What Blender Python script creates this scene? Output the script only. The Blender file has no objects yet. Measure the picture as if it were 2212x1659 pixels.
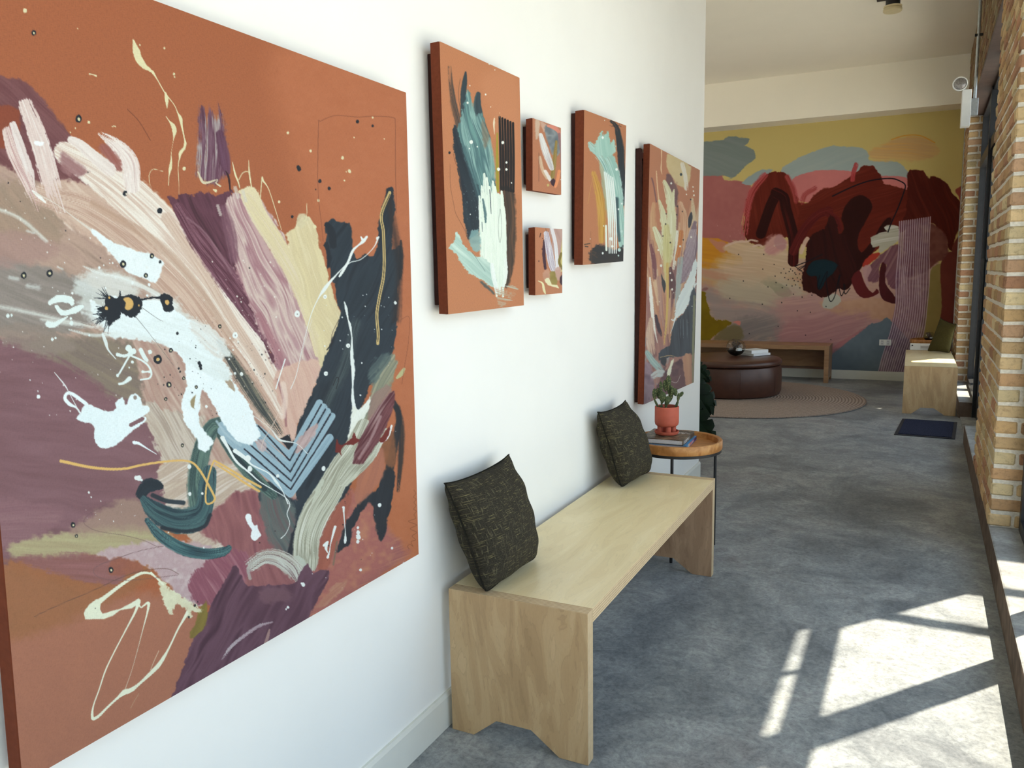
import bpy, bmesh, math, random
import numpy as np
from mathutils import Vector, Matrix
random.seed(11)
PI = math.pi
col = bpy.context.scene.collection
sc = bpy.context.scene
# camera of the photograph (solved once from the straight edges of the room)
CAM_C = np.array([1.2562072005029468, 0.0, 1.4096544987742574]); CAM_R = np.array([0.8957624, 0.4442248, -0.0165564])
CAM_U = np.array([-0.0462185, 0.1301112, 0.9904216]); CAM_F = np.array([-0.442124, 0.8864172, -0.1370801]); CAM_f = 1731.192
def trace(P):
    """where a point of a flat picture lies in the rectified tracing of the artworks"""
    d = P - CAM_C; z = d @ CAM_F
    return 1106 + CAM_f * (d @ CAM_R) / z, 829.5 - CAM_f * (d @ CAM_U) / z
# ---------------------------------------------------------------- paint engine
_rt = np.random.RandomState(7).rand(512, 512).astype(np.float32)
def vnoise(x, y, seed=0):
    x = x + seed * 37.17; y = y + seed * 91.73
    xi = np.floor(x); yi = np.floor(y)
    fx = (x - xi).astype(np.float32); fy = (y - yi).astype(np.float32)
    fx = fx * fx * (3 - 2 * fx); fy = fy * fy * (3 - 2 * fy)
    xi = xi.astype(np.int64) & 511; yi = yi.astype(np.int64) & 511
    x1 = (xi + 1) & 511; y1 = (yi + 1) & 511
    a = _rt[yi, xi]; b = _rt[yi, x1]; c = _rt[y1, xi]; d = _rt[y1, x1]
    return a + (b - a) * fx + (c - a) * fy + (a - b - c + d) * fx * fy
def fbm(x, y, seed=0):
    return vnoise(x, y, seed) * .5 + vnoise(x * 2.1, y * 2.1, seed + 1) * .3 + vnoise(x * 4.3, y * 4.3, seed + 2) * .2
def sstep(a, b, x):
    t = np.clip((x - a) / (b - a + 1e-9), 0, 1)
    return t * t * (3 - 2 * t)
def spline(pts, closed=False, step=5.0):
    p = np.array(pts, float)
    if len(p) < 3 and not closed:
        n = max(2, int(np.hypot(*(p[-1, :2] - p[0, :2])) / step) + 1)
        return np.array([p[0] + (p[-1] - p[0]) * t for t in np.linspace(0, 1, n)])
    if closed: q = np.vstack([p[-1], p, p[0], p[1]])
    else: q = np.vstack([2 * p[0] - p[1], p, 2 * p[-1] - p[-2]])
    out = []
    for i in range(1, len(q) - 2):
        a, b, c, d = q[i - 1], q[i], q[i + 1], q[i + 2]
        n = max(2, int(np.hypot(*(c[:2] - b[:2])) / step))
        for t in np.arange(n) / n:
            out.append(.5 * (2 * b + (c - a) * t + (2 * a - 5 * b + 4 * c - d) * t * t + (3 * b - a - 3 * c + d) * t ** 3))
    if not closed: out.append(q[-2])
    return np.array(out)
class Paint:
    """Traced paint layers on a flat canvas: X, Y are the tracing coordinates of every grid vertex."""
    def __init__(self, X, Y, base, seed=1):
        self.X, self.Y = X.astype(np.float32), Y.astype(np.float32)
        self.c = np.empty(X.shape + (3,), np.float32); self.c[:] = np.array(base, np.float32)
        self.h = np.zeros(X.shape, np.float32)
        self.n = seed * 11
    def win(self, x0, y0, x1, y1):
        m = (self.X >= x0) & (self.X <= x1) & (self.Y >= y0) & (self.Y <= y1)
        r = np.flatnonzero(m.any(1)); c = np.flatnonzero(m.any(0))
        if len(r) == 0 or len(c) == 0: return None
        return slice(r[0], r[-1] + 1), slice(c[0], c[-1] + 1)
    def put(self, w, al, col, thick=.3):
        al = np.clip(al, 0, 1)[..., None]
        self.c[w] = self.c[w] * (1 - al) + col * al
        self.h[w] = self.h[w] * (1 - al[..., 0]) + thick * al[..., 0]
    def mixcol(self, t, cols):
        cols = [np.array(c, np.float32) for c in cols]
        if len(cols) == 1: return np.broadcast_to(cols[0], t.shape + (3,))
        t = np.clip(t, 0, .9999) * (len(cols) - 1); i = t.astype(int); f = (t - i)[..., None]
        A = np.array(cols); return A[i] * (1 - f) + A[i + 1] * f
    def S(self, pts, w, cols, op=1., soft=.12, rough=.25, fr=7., dry=(0, 0), ns=.004, con=1.4, thick=.35, smooth=True):
        """brush stroke along pts [(x, y[, w])]; cols are mixed by bristle streaks"""
        self.n += 1; sd = self.n
        if not isinstance(cols[0], (tuple, list)): cols = [cols]
        p = np.array([(q[0], q[1], q[2] if len(q) > 2 else w) for q in pts], float)
        wm = p[:, 2].max() * 1.5 + 2
        P = spline(p, step=max(3., min(8., wm * .5))) if smooth else p
        W = self.win(P[:, 0].min() - wm, P[:, 1].min() - wm, P[:, 0].max() + wm, P[:, 1].max() + wm)
        if W is None: return
        X, Y = self.X[W], self.Y[W]
        best = np.full(X.shape, 9., np.float32); V = np.zeros_like(best); Sx = np.zeros_like(best); Wd = np.ones_like(best)
        L = 0.
        for a, b in zip(P[:-1], P[1:]):
            dx, dy = b[0] - a[0], b[1] - a[1]; l = math.hypot(dx, dy)
            if l < 1e-6: continue
            r = max(a[2], b[2]) * 1.5 + 2
            m = (X > min(a[0], b[0]) - r) & (X < max(a[0], b[0]) + r) & (Y > min(a[1], b[1]) - r) & (Y < max(a[1], b[1]) + r)
            rr = np.flatnonzero(m.any(1)); cc = np.flatnonzero(m.any(0))
            if len(rr) and len(cc):
                z = (slice(rr[0], rr[-1] + 1), slice(cc[0], cc[-1] + 1))
                x = X[z] - a[0]; y = Y[z] - a[1]
                t = np.clip((x * dx + y * dy) / (l * l), 0, 1)
                ex = x - t * dx; ey = y - t * dy; ww = np.maximum(a[2] + (b[2] - a[2]) * t, .35)
                d = np.hypot(ex, ey) / ww
                k = d < best[z]; lat = (dx * y - dy * x) / (l * ww)
                best[z] = np.where(k, d, best[z]); V[z] = np.where(k, lat, V[z]); Sx[z] = np.where(k, L + t * l, Sx[z]); Wd[z] = np.where(k, ww, Wd[z])
            L += l
        nz = fbm(X / 7., Y / 7., sd) * .5 + vnoise(V * fr * 1.7 + 9, Sx * .012, sd + 2) * .5 - .5
        wf = vnoise(Sx * ns * 2, Sx * 0, sd + 5) * .5
        st = vnoise((V + wf * .3) * fr + 50, Sx * ns * 3, sd) * .65 + vnoise((V + wf * .3) * fr * 3.1 + 50, Sx * ns * 6, sd + 3) * .35
        ed = (1 - best) + rough * nz
        pix = .75 / np.maximum(Wd, .4)
        al = sstep(-pix * .5, np.maximum(soft, pix), ed) * op
        if dry[0] or dry[1]:
            q = Sx / max(L, 1); dd = dry[0] * (1 - sstep(0, .45, q)) + dry[1] * sstep(.55, 1, q)
            al = al * sstep(-.08, .12, st + nz * .35 - dd * .75)
        col = self.mixcol((st - .5) * con + .5, cols)
        self.put(W, al, col, thick)
    def B(self, poly, cols, op=1., soft=2., rough=4., rs=12., ang=None, fr=.12, con=1.5, smooth=True, dry=0., thick=.3):
        """filled area with a ragged edge; ang = bristle direction in degrees"""
        self.n += 1; sd = self.n
        if not isinstance(cols[0], (tuple, list)): cols = [cols]
        P = spline(poly, True, 9.) if smooth else np.array(poly, float)
        g = soft + rough + 2
        W = self.win(P[:, 0].min() - g, P[:, 1].min() - g, P[:, 0].max() + g, P[:, 1].max() + g)
        if W is None: return
        X, Y = self.X[W], self.Y[W]
        ins = np.zeros(X.shape, bool); D = np.full(X.shape, 1e9, np.float32)
        Q = np.roll(P, -1, 0)
        for a, b in zip(P, Q):
            if a[1] != b[1]:
                k = (a[1] > Y) != (b[1] > Y)
                ins ^= k & (X < (b[0] - a[0]) * (Y - a[1]) / (b[1] - a[1]) + a[0])
            dx, dy = b[0] - a[0], b[1] - a[1]; l2 = dx * dx + dy * dy + 1e-9
            x = X - a[0]; y = Y - a[1]; t = np.clip((x * dx + y * dy) / l2, 0, 1)
            D = np.minimum(D, (x - t * dx) ** 2 + (y - t * dy) ** 2)
        D = np.sqrt(D) * np.where(ins, 1, -1)
        nz = fbm(X / rs, Y / rs, sd) - .5
        if ang is None: st = fbm(X / 40., Y / 40., sd + 4) * .7 + vnoise(X / 8., Y / 8., sd + 9) * .3
        else:
            a = math.radians(ang); U = X * math.cos(a) + Y * math.sin(a); Vv = -X * math.sin(a) + Y * math.cos(a)
            U = U + 18 * vnoise(X / 70., Y / 70., sd + 8); Vv = Vv + 14 * vnoise(X / 60., Y / 60., sd + 6)
            st = vnoise(Vv * fr, U * .008, sd) * .6 + vnoise(Vv * fr * 3.3, U * .02, sd + 3) * .4
            nz = nz + (st - .5) * .8
        al = sstep(-.6 - soft * .5, .6 + soft * .5, D + rough * nz * 2) * op
        if dry: al = al * sstep(dry - .12, dry + .1, st + nz * .4)
        self.put(W, al, self.mixcol((st - .5) * con + .5, cols), thick)
    def D(self, pts, col, rough=.3, asp=.85, thick=.5):
        """round drops [(x, y, r)]"""
        for q in pts:
            x, y, r = q[:3]; self.n += 1
            W = self.win(x - r * 1.6 - 2, y - r * 1.6 - 2, x + r * 1.6 + 2, y + r * 1.6 + 2)
            if W is None: continue
            X, Y = self.X[W] - x, self.Y[W] - y
            d = np.hypot(X / asp, Y) - r * (1 + rough * (vnoise(np.arctan2(Y, X) * 1.5 + 20, X * 0, self.n) - .5))
            self.put(W, sstep(.7, -.7, d) * min(1, r * 1.3), np.array(col, np.float32), thick)
    def ring(self, pts, co, ci, k=.38):
        for x, y, r in pts: self.D([(x, y, r)], co, .25); self.D([(x + r * .05, y + r * .08, r * k)], ci, .4)
    def spray(self, x0, y0, x1, y1, n, r0, r1, col, seed, asp=.85):
        R = np.random.RandomState(seed)
        self.D([(x0 + (x1 - x0) * R.rand(), y0 + (y1 - y0) * R.rand(), r0 + (r1 - r0) * R.rand() ** 3) for _ in range(n)], col, .4, asp)
    def L(self, pts, w, col, rough=.5, op=1., smooth=True, thick=.5):
        self.S(pts, w, [col], op, .2, rough, thick=thick, smooth=smooth)
def art_big(X, Y):
    p = Paint(X, Y, (168, 94, 58), 1)
    NAVY = [(24, 34, 44), (38, 50, 60), (30, 42, 52)]
    # ground: warm, paler to the lower right
    p.B([(600, 100), (900, 190), (930, 1250), (840, 1240), (780, 700), (640, 380)], [(184, 106, 68), (192, 114, 76)], .8, 90, 10)
    p.B([(-60, 1250), (200, 1280), (420, 1300), (400, 1500), (100, 1700), (-60, 1750)], [(166, 108, 86), (172, 112, 88)], .9, 40, 14)
    p.B([(-60, 1210), (160, 1205), (330, 1230), (200, 1320), (40, 1380), (-60, 1380)], [(150, 98, 62), (160, 102, 66)], .8, 30, 10)
    # dull maroon and mauve fields
    p.B([(-120, 150), (0, 165), (45, 172), (80, 200), (120, 250), (160, 300), (210, 350), (250, 400), (150, 470), (-120, 430)], [(104, 58, 62), (124, 78, 80)], .95, 5, 5, ang=45)
    p.B([(-20, 240), (20, 228), (42, 250), (36, 300), (14, 320), (-20, 310)], [(140, 66, 40)], .9, 5, 6)
    p.B([(-130, 690), (60, 680), (180, 740), (320, 800), (370, 900), (350, 1010), (390, 1100), (330, 1150), (180, 1165), (-130, 1200)], [(120, 82, 86), (134, 95, 100)], 1, 14, 10, ang=5, fr=.05)
    p.B([(-130, 1080), (60, 1085), (140, 1110), (80, 1160), (-130, 1210)], [(150, 110, 112), (134, 92, 98)], .8, 16, 12, ang=0)
    # taupe sky
    p.B([(-130, 360), (90, 390), (220, 470), (330, 570), (400, 680), (330, 760), (180, 760), (60, 730), (-130, 700)], [(160, 132, 116), (186, 154, 136), (172, 140, 126)], 1, 10, 10, ang=35, fr=.06)
    p.B([(-130, 400), (60, 400), (120, 440), (140, 500), (90, 520), (-130, 470)], [(150, 128, 108), (170, 140, 118)], .8, 20, 14, ang=50)
    p.B([(-130, 560), (40, 565), (120, 580), (200, 620), (240, 660), (150, 720), (30, 720), (-130, 700)], [(130, 120, 112), (152, 140, 132)], .9, 16, 10, ang=22)
    p.B([(-130, 520), (40, 500), (120, 535), (60, 570), (-130, 575)], [(168, 132, 122)], .7, 22, 10, ang=20)
    p.B([(60, 740), (170, 725), (300, 740), (400, 810), (410, 880), (330, 880), (240, 850), (170, 800)], [(124, 108, 98), (140, 124, 104)], .95, 22, 12, ang=30)
    p.B([(330, 800), (380, 800), (405, 830), (395, 880), (340, 880)], [(150, 138, 84), (138, 126, 90)], .8, 14, 8)
    p.B([(-20, 716), (70, 700), (160, 745), (110, 770), (30, 750)], [(146, 128, 116)], .8, 16, 10, ang=15)
    for q in ([(-40, 440), (40, 470), (100, 520)], [(-40, 655), (40, 670), (130, 690), (200, 705)], [(90, 690), (150, 700), (180, 705)]):
        p.S(q, 7, [(210, 208, 198), (235, 236, 228)], .7, 1., .6, 3, (.3, .6))
    p.B([(300, 690), (420, 680), (520, 790), (600, 890), (650, 960), (650, 1100), (680, 1240), (560, 1300), (430, 1230), (390, 1080), (330, 930), (300, 800)], [(190, 160, 142), (176, 138, 124), (204, 178, 160)], 1, 10, 10, ang=60, fr=.06)
    p.B([(560, 1090), (650, 1080), (720, 1160), (760, 1230), (700, 1310), (600, 1310), (540, 1240)], [(150, 96, 92), (136, 82, 84)], 1, 14, 8, ang=70, fr=.06)
    p.B([(640, 1240), (700, 1180), (780, 1130), (850, 1160), (880, 1200), (800, 1260), (700, 1330), (640, 1350)], [(172, 108, 98), (150, 88, 88), (182, 120, 100)], .9, 22, 10, ang=-20)
    p.B([(80, 410), (160, 390), (260, 430), (360, 500), (470, 620), (560, 760), (630, 900), (620, 950), (560, 900), (470, 780), (380, 670), (260, 560), (140, 480)], [(214, 186, 166), (200, 166, 146), (226, 202, 184)], 1, 8, 8, ang=45, fr=.05)
    # sweeping cream arc
    p.S([(90, 420, 26), (190, 455, 34), (300, 530, 44), (400, 620, 50), (480, 730, 46), (560, 850, 36), (610, 920, 22)], 40, [(196, 160, 140), (214, 184, 164), (188, 150, 130), (226, 202, 184)], 1, .3, .4, 9, ns=.002)
    p.S([(140, 330, 26), (240, 390, 42), (340, 480, 46), (430, 580, 42), (500, 680, 34), (570, 790, 26), (622, 900, 14)], 40, [(238, 224, 208), (214, 184, 166), (242, 230, 216), (226, 204, 188)], 1, .15, .3, 8, ns=.002)
    p.S([(360, 470, 14), (440, 590, 14), (500, 690, 12), (570, 800, 10), (620, 880, 6)], 12, [(222, 196, 176), (198, 164, 144)], .9, .4, .5, 6)
    p.S([(200, 440, 10), (330, 520, 14), (420, 610, 13), (500, 730, 10)], 10, [(196, 160, 136), (182, 146, 124)], .7, .6, .6, 6)
    # vertical pink white bristles, upper left
    p.S([(16, 285, 12), (30, 330, 16), (62, 400, 14), (80, 450, 8)], 14, [(206, 170, 160), (234, 212, 202), (180, 130, 126)], 1, .2, .7, 6, (.2, .8))
    p.S([(56, 228, 16), (72, 270, 20), (92, 330, 22), (112, 400, 20), (130, 450, 14)], 18, [(238, 222, 212), (222, 194, 184), (240, 228, 220)], 1, .15, .6, 6, (.3, .7))
    p.S([(28, 270, 8), (42, 310, 10), (64, 370, 10), (70, 400, 6)], 9, [(240, 228, 220), (220, 196, 188)], 1, .2, .6, 4, (.3, .6))
    p.B([(75, 305), (95, 307), (90, 315), (78, 313)], [(246, 246, 244)], 1, 1, 2)
    p.S([(218, 290, 6), (254, 318, 16), (280, 352, 20), (286, 400, 18)], 16, [(226, 200, 190), (242, 228, 218), (214, 186, 178)], 1, .15, .5, 7, (.7, .1))
    p.B([(212, 318), (232, 312), (258, 342), (262, 372), (236, 350)], [(160, 98, 92), (142, 78, 66)], .9, 5, 5, ang=50)
    p.S([(154, 302, 9), (172, 312, 12), (200, 336, 14), (236, 366, 16)], 12, [(240, 226, 216), (226, 206, 196)], 1, .15, .3, 5)
    p.B([(128, 330), (160, 345), (190, 370), (176, 382), (140, 372)], [(142, 92, 94), (168, 126, 122)], .85, 8, 5, ang=35)
    p.S([(70, 412, 2), (84, 424, 4), (98, 437, 2)], 3, [(244, 238, 230)])
    # plum tuft above
    p.S([(452, 214, 24), (457, 262, 32), (459, 320, 36), (457, 366, 36)], 30, [(110, 70, 78), (176, 162, 158), (96, 54, 72), (128, 92, 106), (82, 42, 58)], 1, .3, .6, 5, (1.1, .25))
    p.S([(474, 290, 10), (484, 340, 14), (490, 372, 8)], 12, [(84, 44, 62), (108, 68, 90)], .95, .3, .4, 4)
    p.S([(488, 370, 1.2), (494, 384, 2.4), (498, 420, 1.4)], 2, [(48, 22, 24)])
    # dark plum centre
    p.B([(360, 425), (380, 428), (400, 418), (420, 424), (440, 414), (470, 425), (500, 415), (512, 440), (530, 520), (560, 600), (600, 680), (640, 790), (610, 810), (560, 720), (500, 620), (450, 540), (405, 490)], [(70, 32, 44), (100, 56, 70), (84, 42, 56)], 1, 2, 7, ang=62, fr=.12)
    p.S([(386, 450, 14), (430, 520, 22), (490, 600, 26), (556, 690, 24), (610, 770, 18), (640, 850, 10)], 22, [(96, 50, 64), (134, 88, 100), (84, 40, 54), (118, 70, 84)], 1, .25, .4, 7, (.1, .1))
    p.S([(404, 470), (440, 500), (470, 540), (500, 590)], 3, [(150, 112, 120)], .6, .8, .6, 3)
    # mauve pink panel
    p.B([(488, 440), (506, 420), (530, 410), (560, 430), (600, 490), (640, 560), (680, 640), (705, 730), (690, 800), (660, 860), (640, 900), (610, 820), (560, 710), (516, 600), (494, 520)], [(196, 160, 156), (166, 118, 124), (214, 190, 178), (186, 146, 146)], 1, 3, 6, ang=66, fr=.09)
    p.S([(484, 450, 12), (496, 500, 18), (506, 560, 14)], 14, [(106, 62, 78), (140, 98, 108)], .85, .7, .5, 5)
    p.S([(560, 680, 10), (600, 760, 16), (626, 830, 14)], 12, [(150, 94, 104), (176, 124, 128)], .8, .8, .5, 6)
    p.B([(582, 532), (590, 525), (600, 536), (594, 542), (584, 541)], [(140, 70, 64)], .9, 2, 2)
    # cream yellow feather
    p.S([(530, 424, 12), (560, 470, 20), (600, 530, 22), (640, 600, 22), (672, 680, 20), (690, 760, 14)], 20, [(232, 216, 172), (220, 200, 160), (226, 208, 178)], 1, .25, .4, 6, (.2, .2))
    p.B([(620, 505), (640, 490), (652, 470), (668, 468), (684, 500), (694, 540), (706, 580), (722, 640), (740, 690), (728, 730), (706, 780), (690, 800), (684, 730), (660, 640), (636, 560)], [(226, 208, 164), (214, 194, 152), (232, 216, 178)], 1, 2, 4, ang=70, fr=.1)
    p.B([(640, 478), (646, 464), (660, 462), (666, 475), (650, 492)], [(222, 206, 166), (196, 180, 150)], .9, 3, 5)
    p.S([(520, 414, 5), (545, 412, 9), (566, 450, 5), (585, 480, 2)], 6, [(226, 208, 170)], 1, .2, 1.)
    for a, b, r in ((508, 412, 5), (470, 450, 4), (525, 420, 4)): p.S([(a, b - 6), (a + 6, b + 14)], r, [(214, 204, 190)], .7, .5, 1.)
    # pink centre foot
    p.B([(640, 784), (676, 776), (694, 792), (680, 840), (662, 890), (644, 920), (632, 952), (616, 935), (604, 880), (590, 830), (600, 800)], [(206, 164, 146), (216, 178, 160), (200, 152, 140)], 1, 3, 4, ang=70)
    p.S([(600, 820, 3), (614, 870, 4), (618, 920, 3)], 3, [(150, 96, 100)], .7, .5)
    p.S([(612, 830), (616, 860), (610, 900)], 8, [(232, 206, 190)], .8, .6, .8, 4)
    # beige and rose grounds below
    p.B([(300, 880), (330, 872), (360, 884), (400, 900), (440, 900), (430, 960), (410, 1060), (380, 1080), (360, 1010), (330, 950)], [(186, 166, 148), (206, 190, 174), (170, 150, 134)], 1, 4, 8, ang=60, fr=.12)
    p.B([(340, 1020), (380, 990), (430, 1010), (480, 1000), (560, 1020), (556, 1110), (520, 1170), (440, 1180), (380, 1130)], [(206, 186, 166), (188, 164, 144), (220, 204, 190)], 1, 6, 8, ang=-30)
    p.B([(430, 1140), (520, 1060), (580, 1080), (640, 1160), (650, 1250), (560, 1290), (470, 1320), (440, 1260), (500, 1200)], [(134, 80, 82), (152, 96, 96), (120, 66, 74)], 1, 8, 8, ang=75, fr=.06)
    p.B([(20, 1180), (110, 1155), (220, 1142), (320, 1140), (380, 1170), (330, 1196), (220, 1200), (110, 1206), (30, 1200)], [(182, 170, 128), (170, 152, 116)], 1, 12, 8, ang=3)
    p.B([(150, 1150), (250, 1085), (330, 1090), (360, 1140), (240, 1150)], [(164, 134, 116)], .8, 16, 8, ang=5)
    p.B([(30, 1205), (150, 1195), (250, 1205), (270, 1250), (200, 1262), (80, 1225)], [(134, 86, 84), (150, 100, 104)], .85, 10, 8, ang=4)
    p.B([(210, 1200), (270, 1178), (350, 1170), (450, 1180), (490, 1230), (470, 1290), (430, 1310), (390, 1290), (350, 1250), (300, 1215)], [(200, 176, 174), (186, 156, 156), (208, 188, 184)], 1, 6, 8)
    p.B([(240, 1212), (270, 1205), (306, 1222), (300, 1236), (240, 1242)], [(160, 96, 72), (140, 82, 70)], .9, 6, 4)
    p.B([(410, 1250), (460, 1200), (520, 1190), (540, 1240), (480, 1290), (440, 1310), (412, 1290)], [(150, 94, 102), (136, 76, 90), (170, 118, 124)], 1, 5, 8, ang=60)
    p.B([(700, 1110), (740, 1060), (800, 1080), (830, 1120), (850, 1190), (800, 1250), (720, 1300), (680, 1330), (690, 1230)], [(178, 112, 98), (166, 98, 90), (186, 122, 96)], .95, 18, 8)
    p.B([(690, 1170), (730, 1060), (760, 1070), (726, 1180), (700, 1240), (686, 1236)], [(150, 82, 66), (164, 92, 74)], .9, 4, 3, ang=-70)
    p.S([(728, 1170, 2), (720, 1220, 2)], 2, [(120, 104, 84)], .8)
    # navy flame on the right
    p.B([(706, 486), (718, 474), (734, 482), (754, 480), (759, 510), (764, 545), (771, 560), (786, 544), (800, 552), (812, 546), (816, 500), (820, 460), (830, 430), (834, 408), (846, 403), (853, 420), (852, 470), (848, 540), (862, 530), (868, 550), (864, 600), (860, 640), (856, 700), (850, 750), (836, 790), (800, 836), (784, 880), (766, 920), (744, 970), (724, 1010), (704, 1050), (680, 1090), (648, 1090), (634, 1030), (636, 960), (650, 900), (676, 842), (700, 780), (730, 700), (734, 670), (722, 620), (710, 570), (704, 540)], NAVY, 1, 2, 4, ang=-65, fr=.08)
    p.S([(840, 430, 12), (848, 480, 14), (858, 540, 14), (862, 600, 10), (856, 690, 14)], 12, [(20, 26, 34), (60, 40, 34)], .75, 1., .6, 4)
    p.S([(866, 520, 3), (866, 560, 8), (864, 600, 6)], 6, [(26, 30, 36)], .8, .6, .8)
    p.S([(706, 485, 6), (716, 500, 9), (720, 530, 8)], 7, [(22, 30, 40)], 1, .3, .6)
    p.S([(770, 700, 18), (740, 800, 20), (712, 860, 16), (690, 920, 10)], 18, [(44, 56, 62), (84, 94, 92), (34, 46, 54)], .75, .9, .5, 6, (.3, .3))
    p.B([(704, 540), (700, 530), (708, 524), (716, 560), (708, 580)], [(22, 30, 40)], 1, 2, 4)
    p.B([(720, 1000), (770, 920), (800, 960), (770, 1020), (740, 1080), (690, 1110), (650, 1150), (620, 1160), (560, 1080), (580, 1040), (640, 1080), (690, 1060)], NAVY, 1, 4, 4, ang=-60)
    p.B([(560, 1050), (600, 1070), (640, 1090), (632, 1160), (618, 1200), (590, 1180), (566, 1120)], [(72, 80, 82), (96, 104, 100), (110, 84, 84)], .95, 10, 8, ang=70)
    p.B([(618, 1200), (640, 1130), (664, 1120), (650, 1190), (630, 1215), (616, 1212)], [(30, 36, 46)], 1, 3, 3)
    # navy lower right arm
    p.B([(829, 1015), (854, 1015), (848, 1076), (838, 1120), (827, 1165), (820, 1168), (813, 1142), (802, 1085), (790, 1092), (770, 1125), (761, 1145), (757, 1174), (744, 1182), (729, 1194), (734, 1170), (746, 1134), (762, 1110), (788, 1068), (812, 1060)], [(22, 30, 40), (36, 42, 50)], 1, 2.5, 4, ang=-80)
    p.S([(858, 880, 8), (866, 920, 9), (866, 980, 8), (860, 1060, 4)], 8, [(26, 32, 40), (60, 44, 36)], .9, .6, .5, 3, (.2, .6))
    p.S([(850, 870, 8), (862, 900, 8), (852, 960, 10), (842, 1010, 12)], 9, [(26, 32, 40)], .9, .5, .5)
    p.B([(826, 950), (848, 930), (856, 990), (846, 1010), (826, 990)], [(140, 88, 56), (120, 74, 50)], .9, 5, 3)
    p.B([(770, 1040), (800, 960), (826, 970), (830, 1020), (806, 1060), (770, 1090)], [(180, 112, 86), (166, 104, 84)], .9, 6, 3, ang=-70)
    # olive feather
    p.B([(798, 860), (808, 820), (826, 780), (848, 764), (856, 786), (852, 820), (836, 852), (800, 900), (776, 930), (770, 910)], [(148, 148, 122), (120, 126, 110), (166, 162, 136)], .95, 4, 6, ang=-62, fr=.14)
    p.B([(800, 790), (830, 762), (846, 770), (826, 800), (804, 830)], [(60, 74, 78), (104, 118, 112)], .8, 6, 6, ang=-55)
    p.S([(873, 797, 3), (866, 808, 5), (858, 816, 3)], 4, [(186, 178, 130)], 1, .2, .4)
    p.B([(800, 862), (836, 832), (846, 850), (820, 880), (796, 910)], [(142, 112, 104), (156, 126, 112)], .9, 4, 4, ang=-62)
    # teal hook
    p.S([(428, 1104, 20), (424, 1050, 22), (432, 990, 22), (448, 940, 20), (470, 918, 18), (488, 944, 18), (512, 984, 18), (548, 1030, 16), (590, 1070, 10)], 20, [(64, 88, 84), (100, 124, 112), (48, 70, 70), (84, 108, 100)], 1, .2, .3, 8)
    p.S([(490, 960), (530, 1010), (572, 1056)], 7, [(34, 50, 56)], .9, .5)
    p.S([(305, 1068, 12), (318, 1050, 16), (334, 1048, 14), (346, 1050, 8)], 14, [(24, 36, 46), (34, 48, 58)], 1, .15, .5)
    p.S([(312, 1080, 10), (336, 1104, 22), (376, 1124, 28), (416, 1122, 28), (440, 1100, 20), (448, 1050, 20), (452, 1020, 16)], 25, [(46, 76, 82), (74, 104, 104), (30, 52, 62), (60, 90, 94)], 1, .12, .25, 6)
    p.S([(330, 1070), (360, 1082), (396, 1086)], 6, [(26, 40, 50)], .9, .5)
    p.S([(350, 1140), (400, 1148), (440, 1138), (454, 1112)], 5, [(24, 38, 48)], .9, .5, .6)
    p.S([(318, 1124, 6), (346, 1156, 12), (390, 1184, 14), (440, 1196, 13), (480, 1192, 11), (494, 1184, 7)], 12, [(24, 38, 48), (50, 84, 90), (88, 124, 122), (30, 50, 60)], 1, .15, .3, 6)
    # slate chevrons
    for q, w in (([(500, 890), (560, 928), (626, 984), (690, 870)], 7.5), ([(496, 902), (548, 938), (627, 1008), (699, 880)], 8.5), ([(490, 912), (540, 956), (628, 1030), (707, 889)], 8.5), ([(480, 918), (530, 966), (628, 1047), (717, 899)], 8.), ([(478, 930), (520, 974), (627, 1066), (712, 946)], 9.)):
        p.S(q, w, [(134, 158, 170), (156, 180, 190), (146, 168, 178)], 1, .12, .2, 5, smooth=False)
    for q in ([(558, 920), (626, 995), (694, 874)], [(548, 940), (627, 1019), (703, 884)], [(540, 960), (629, 1039), (714, 894)], [(528, 970), (628, 1057), (722, 910)]):
        p.L(q, 1.9, (34, 38, 50), .9, smooth=False)
    p.B([(648, 946), (668, 930), (684, 916), (682, 934), (662, 960), (642, 982), (638, 966)], [(206, 172, 166), (190, 158, 152)], .9, 3, 5, ang=-40)
    p.B([(552, 954), (566, 950), (576, 966), (566, 978), (556, 966)], [(198, 172, 168)], .8, 3, 4)
    p.B([(606, 948), (616, 942), (626, 940), (630, 958), (634, 952), (632, 962), (625, 972), (614, 958)], [(22, 28, 38)], 1, 1, 3, smooth=False)
    p.S([(474, 738, 9), (506, 788, 17), (538, 838, 18), (572, 890, 15), (604, 936, 7)], 14, [(52, 60, 62), (120, 116, 98), (38, 46, 50), (86, 88, 78)], .92, .6, .9, 7, (.3, .5))
    p.spray(478, 740, 600, 930, 60, .6, 2.2, (34, 40, 46), 31)
    # white pours
    p.B([(160, 610), (220, 585), (290, 600), (300, 640), (360, 640), (420, 690), (450, 740), (420, 760), (330, 720), (250, 720), (190, 680)], [(214, 216, 208), (236, 240, 236)], .75, 16, 12, ang=15, fr=.06)
    p.B([(196, 496), (214, 502), (236, 518), (262, 530), (292, 540), (320, 547), (340, 556), (356, 570), (350, 580), (344, 600), (336, 612), (318, 604), (296, 598), (274, 584), (252, 562), (222, 528)], [(232, 238, 236), (240, 244, 242)], 1, 2, 4)
    p.S([(196, 496, 3), (160, 470, 1.6), (120, 440, 1), (74, 416, 2)], 2, [(226, 216, 204)], .8)
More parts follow.
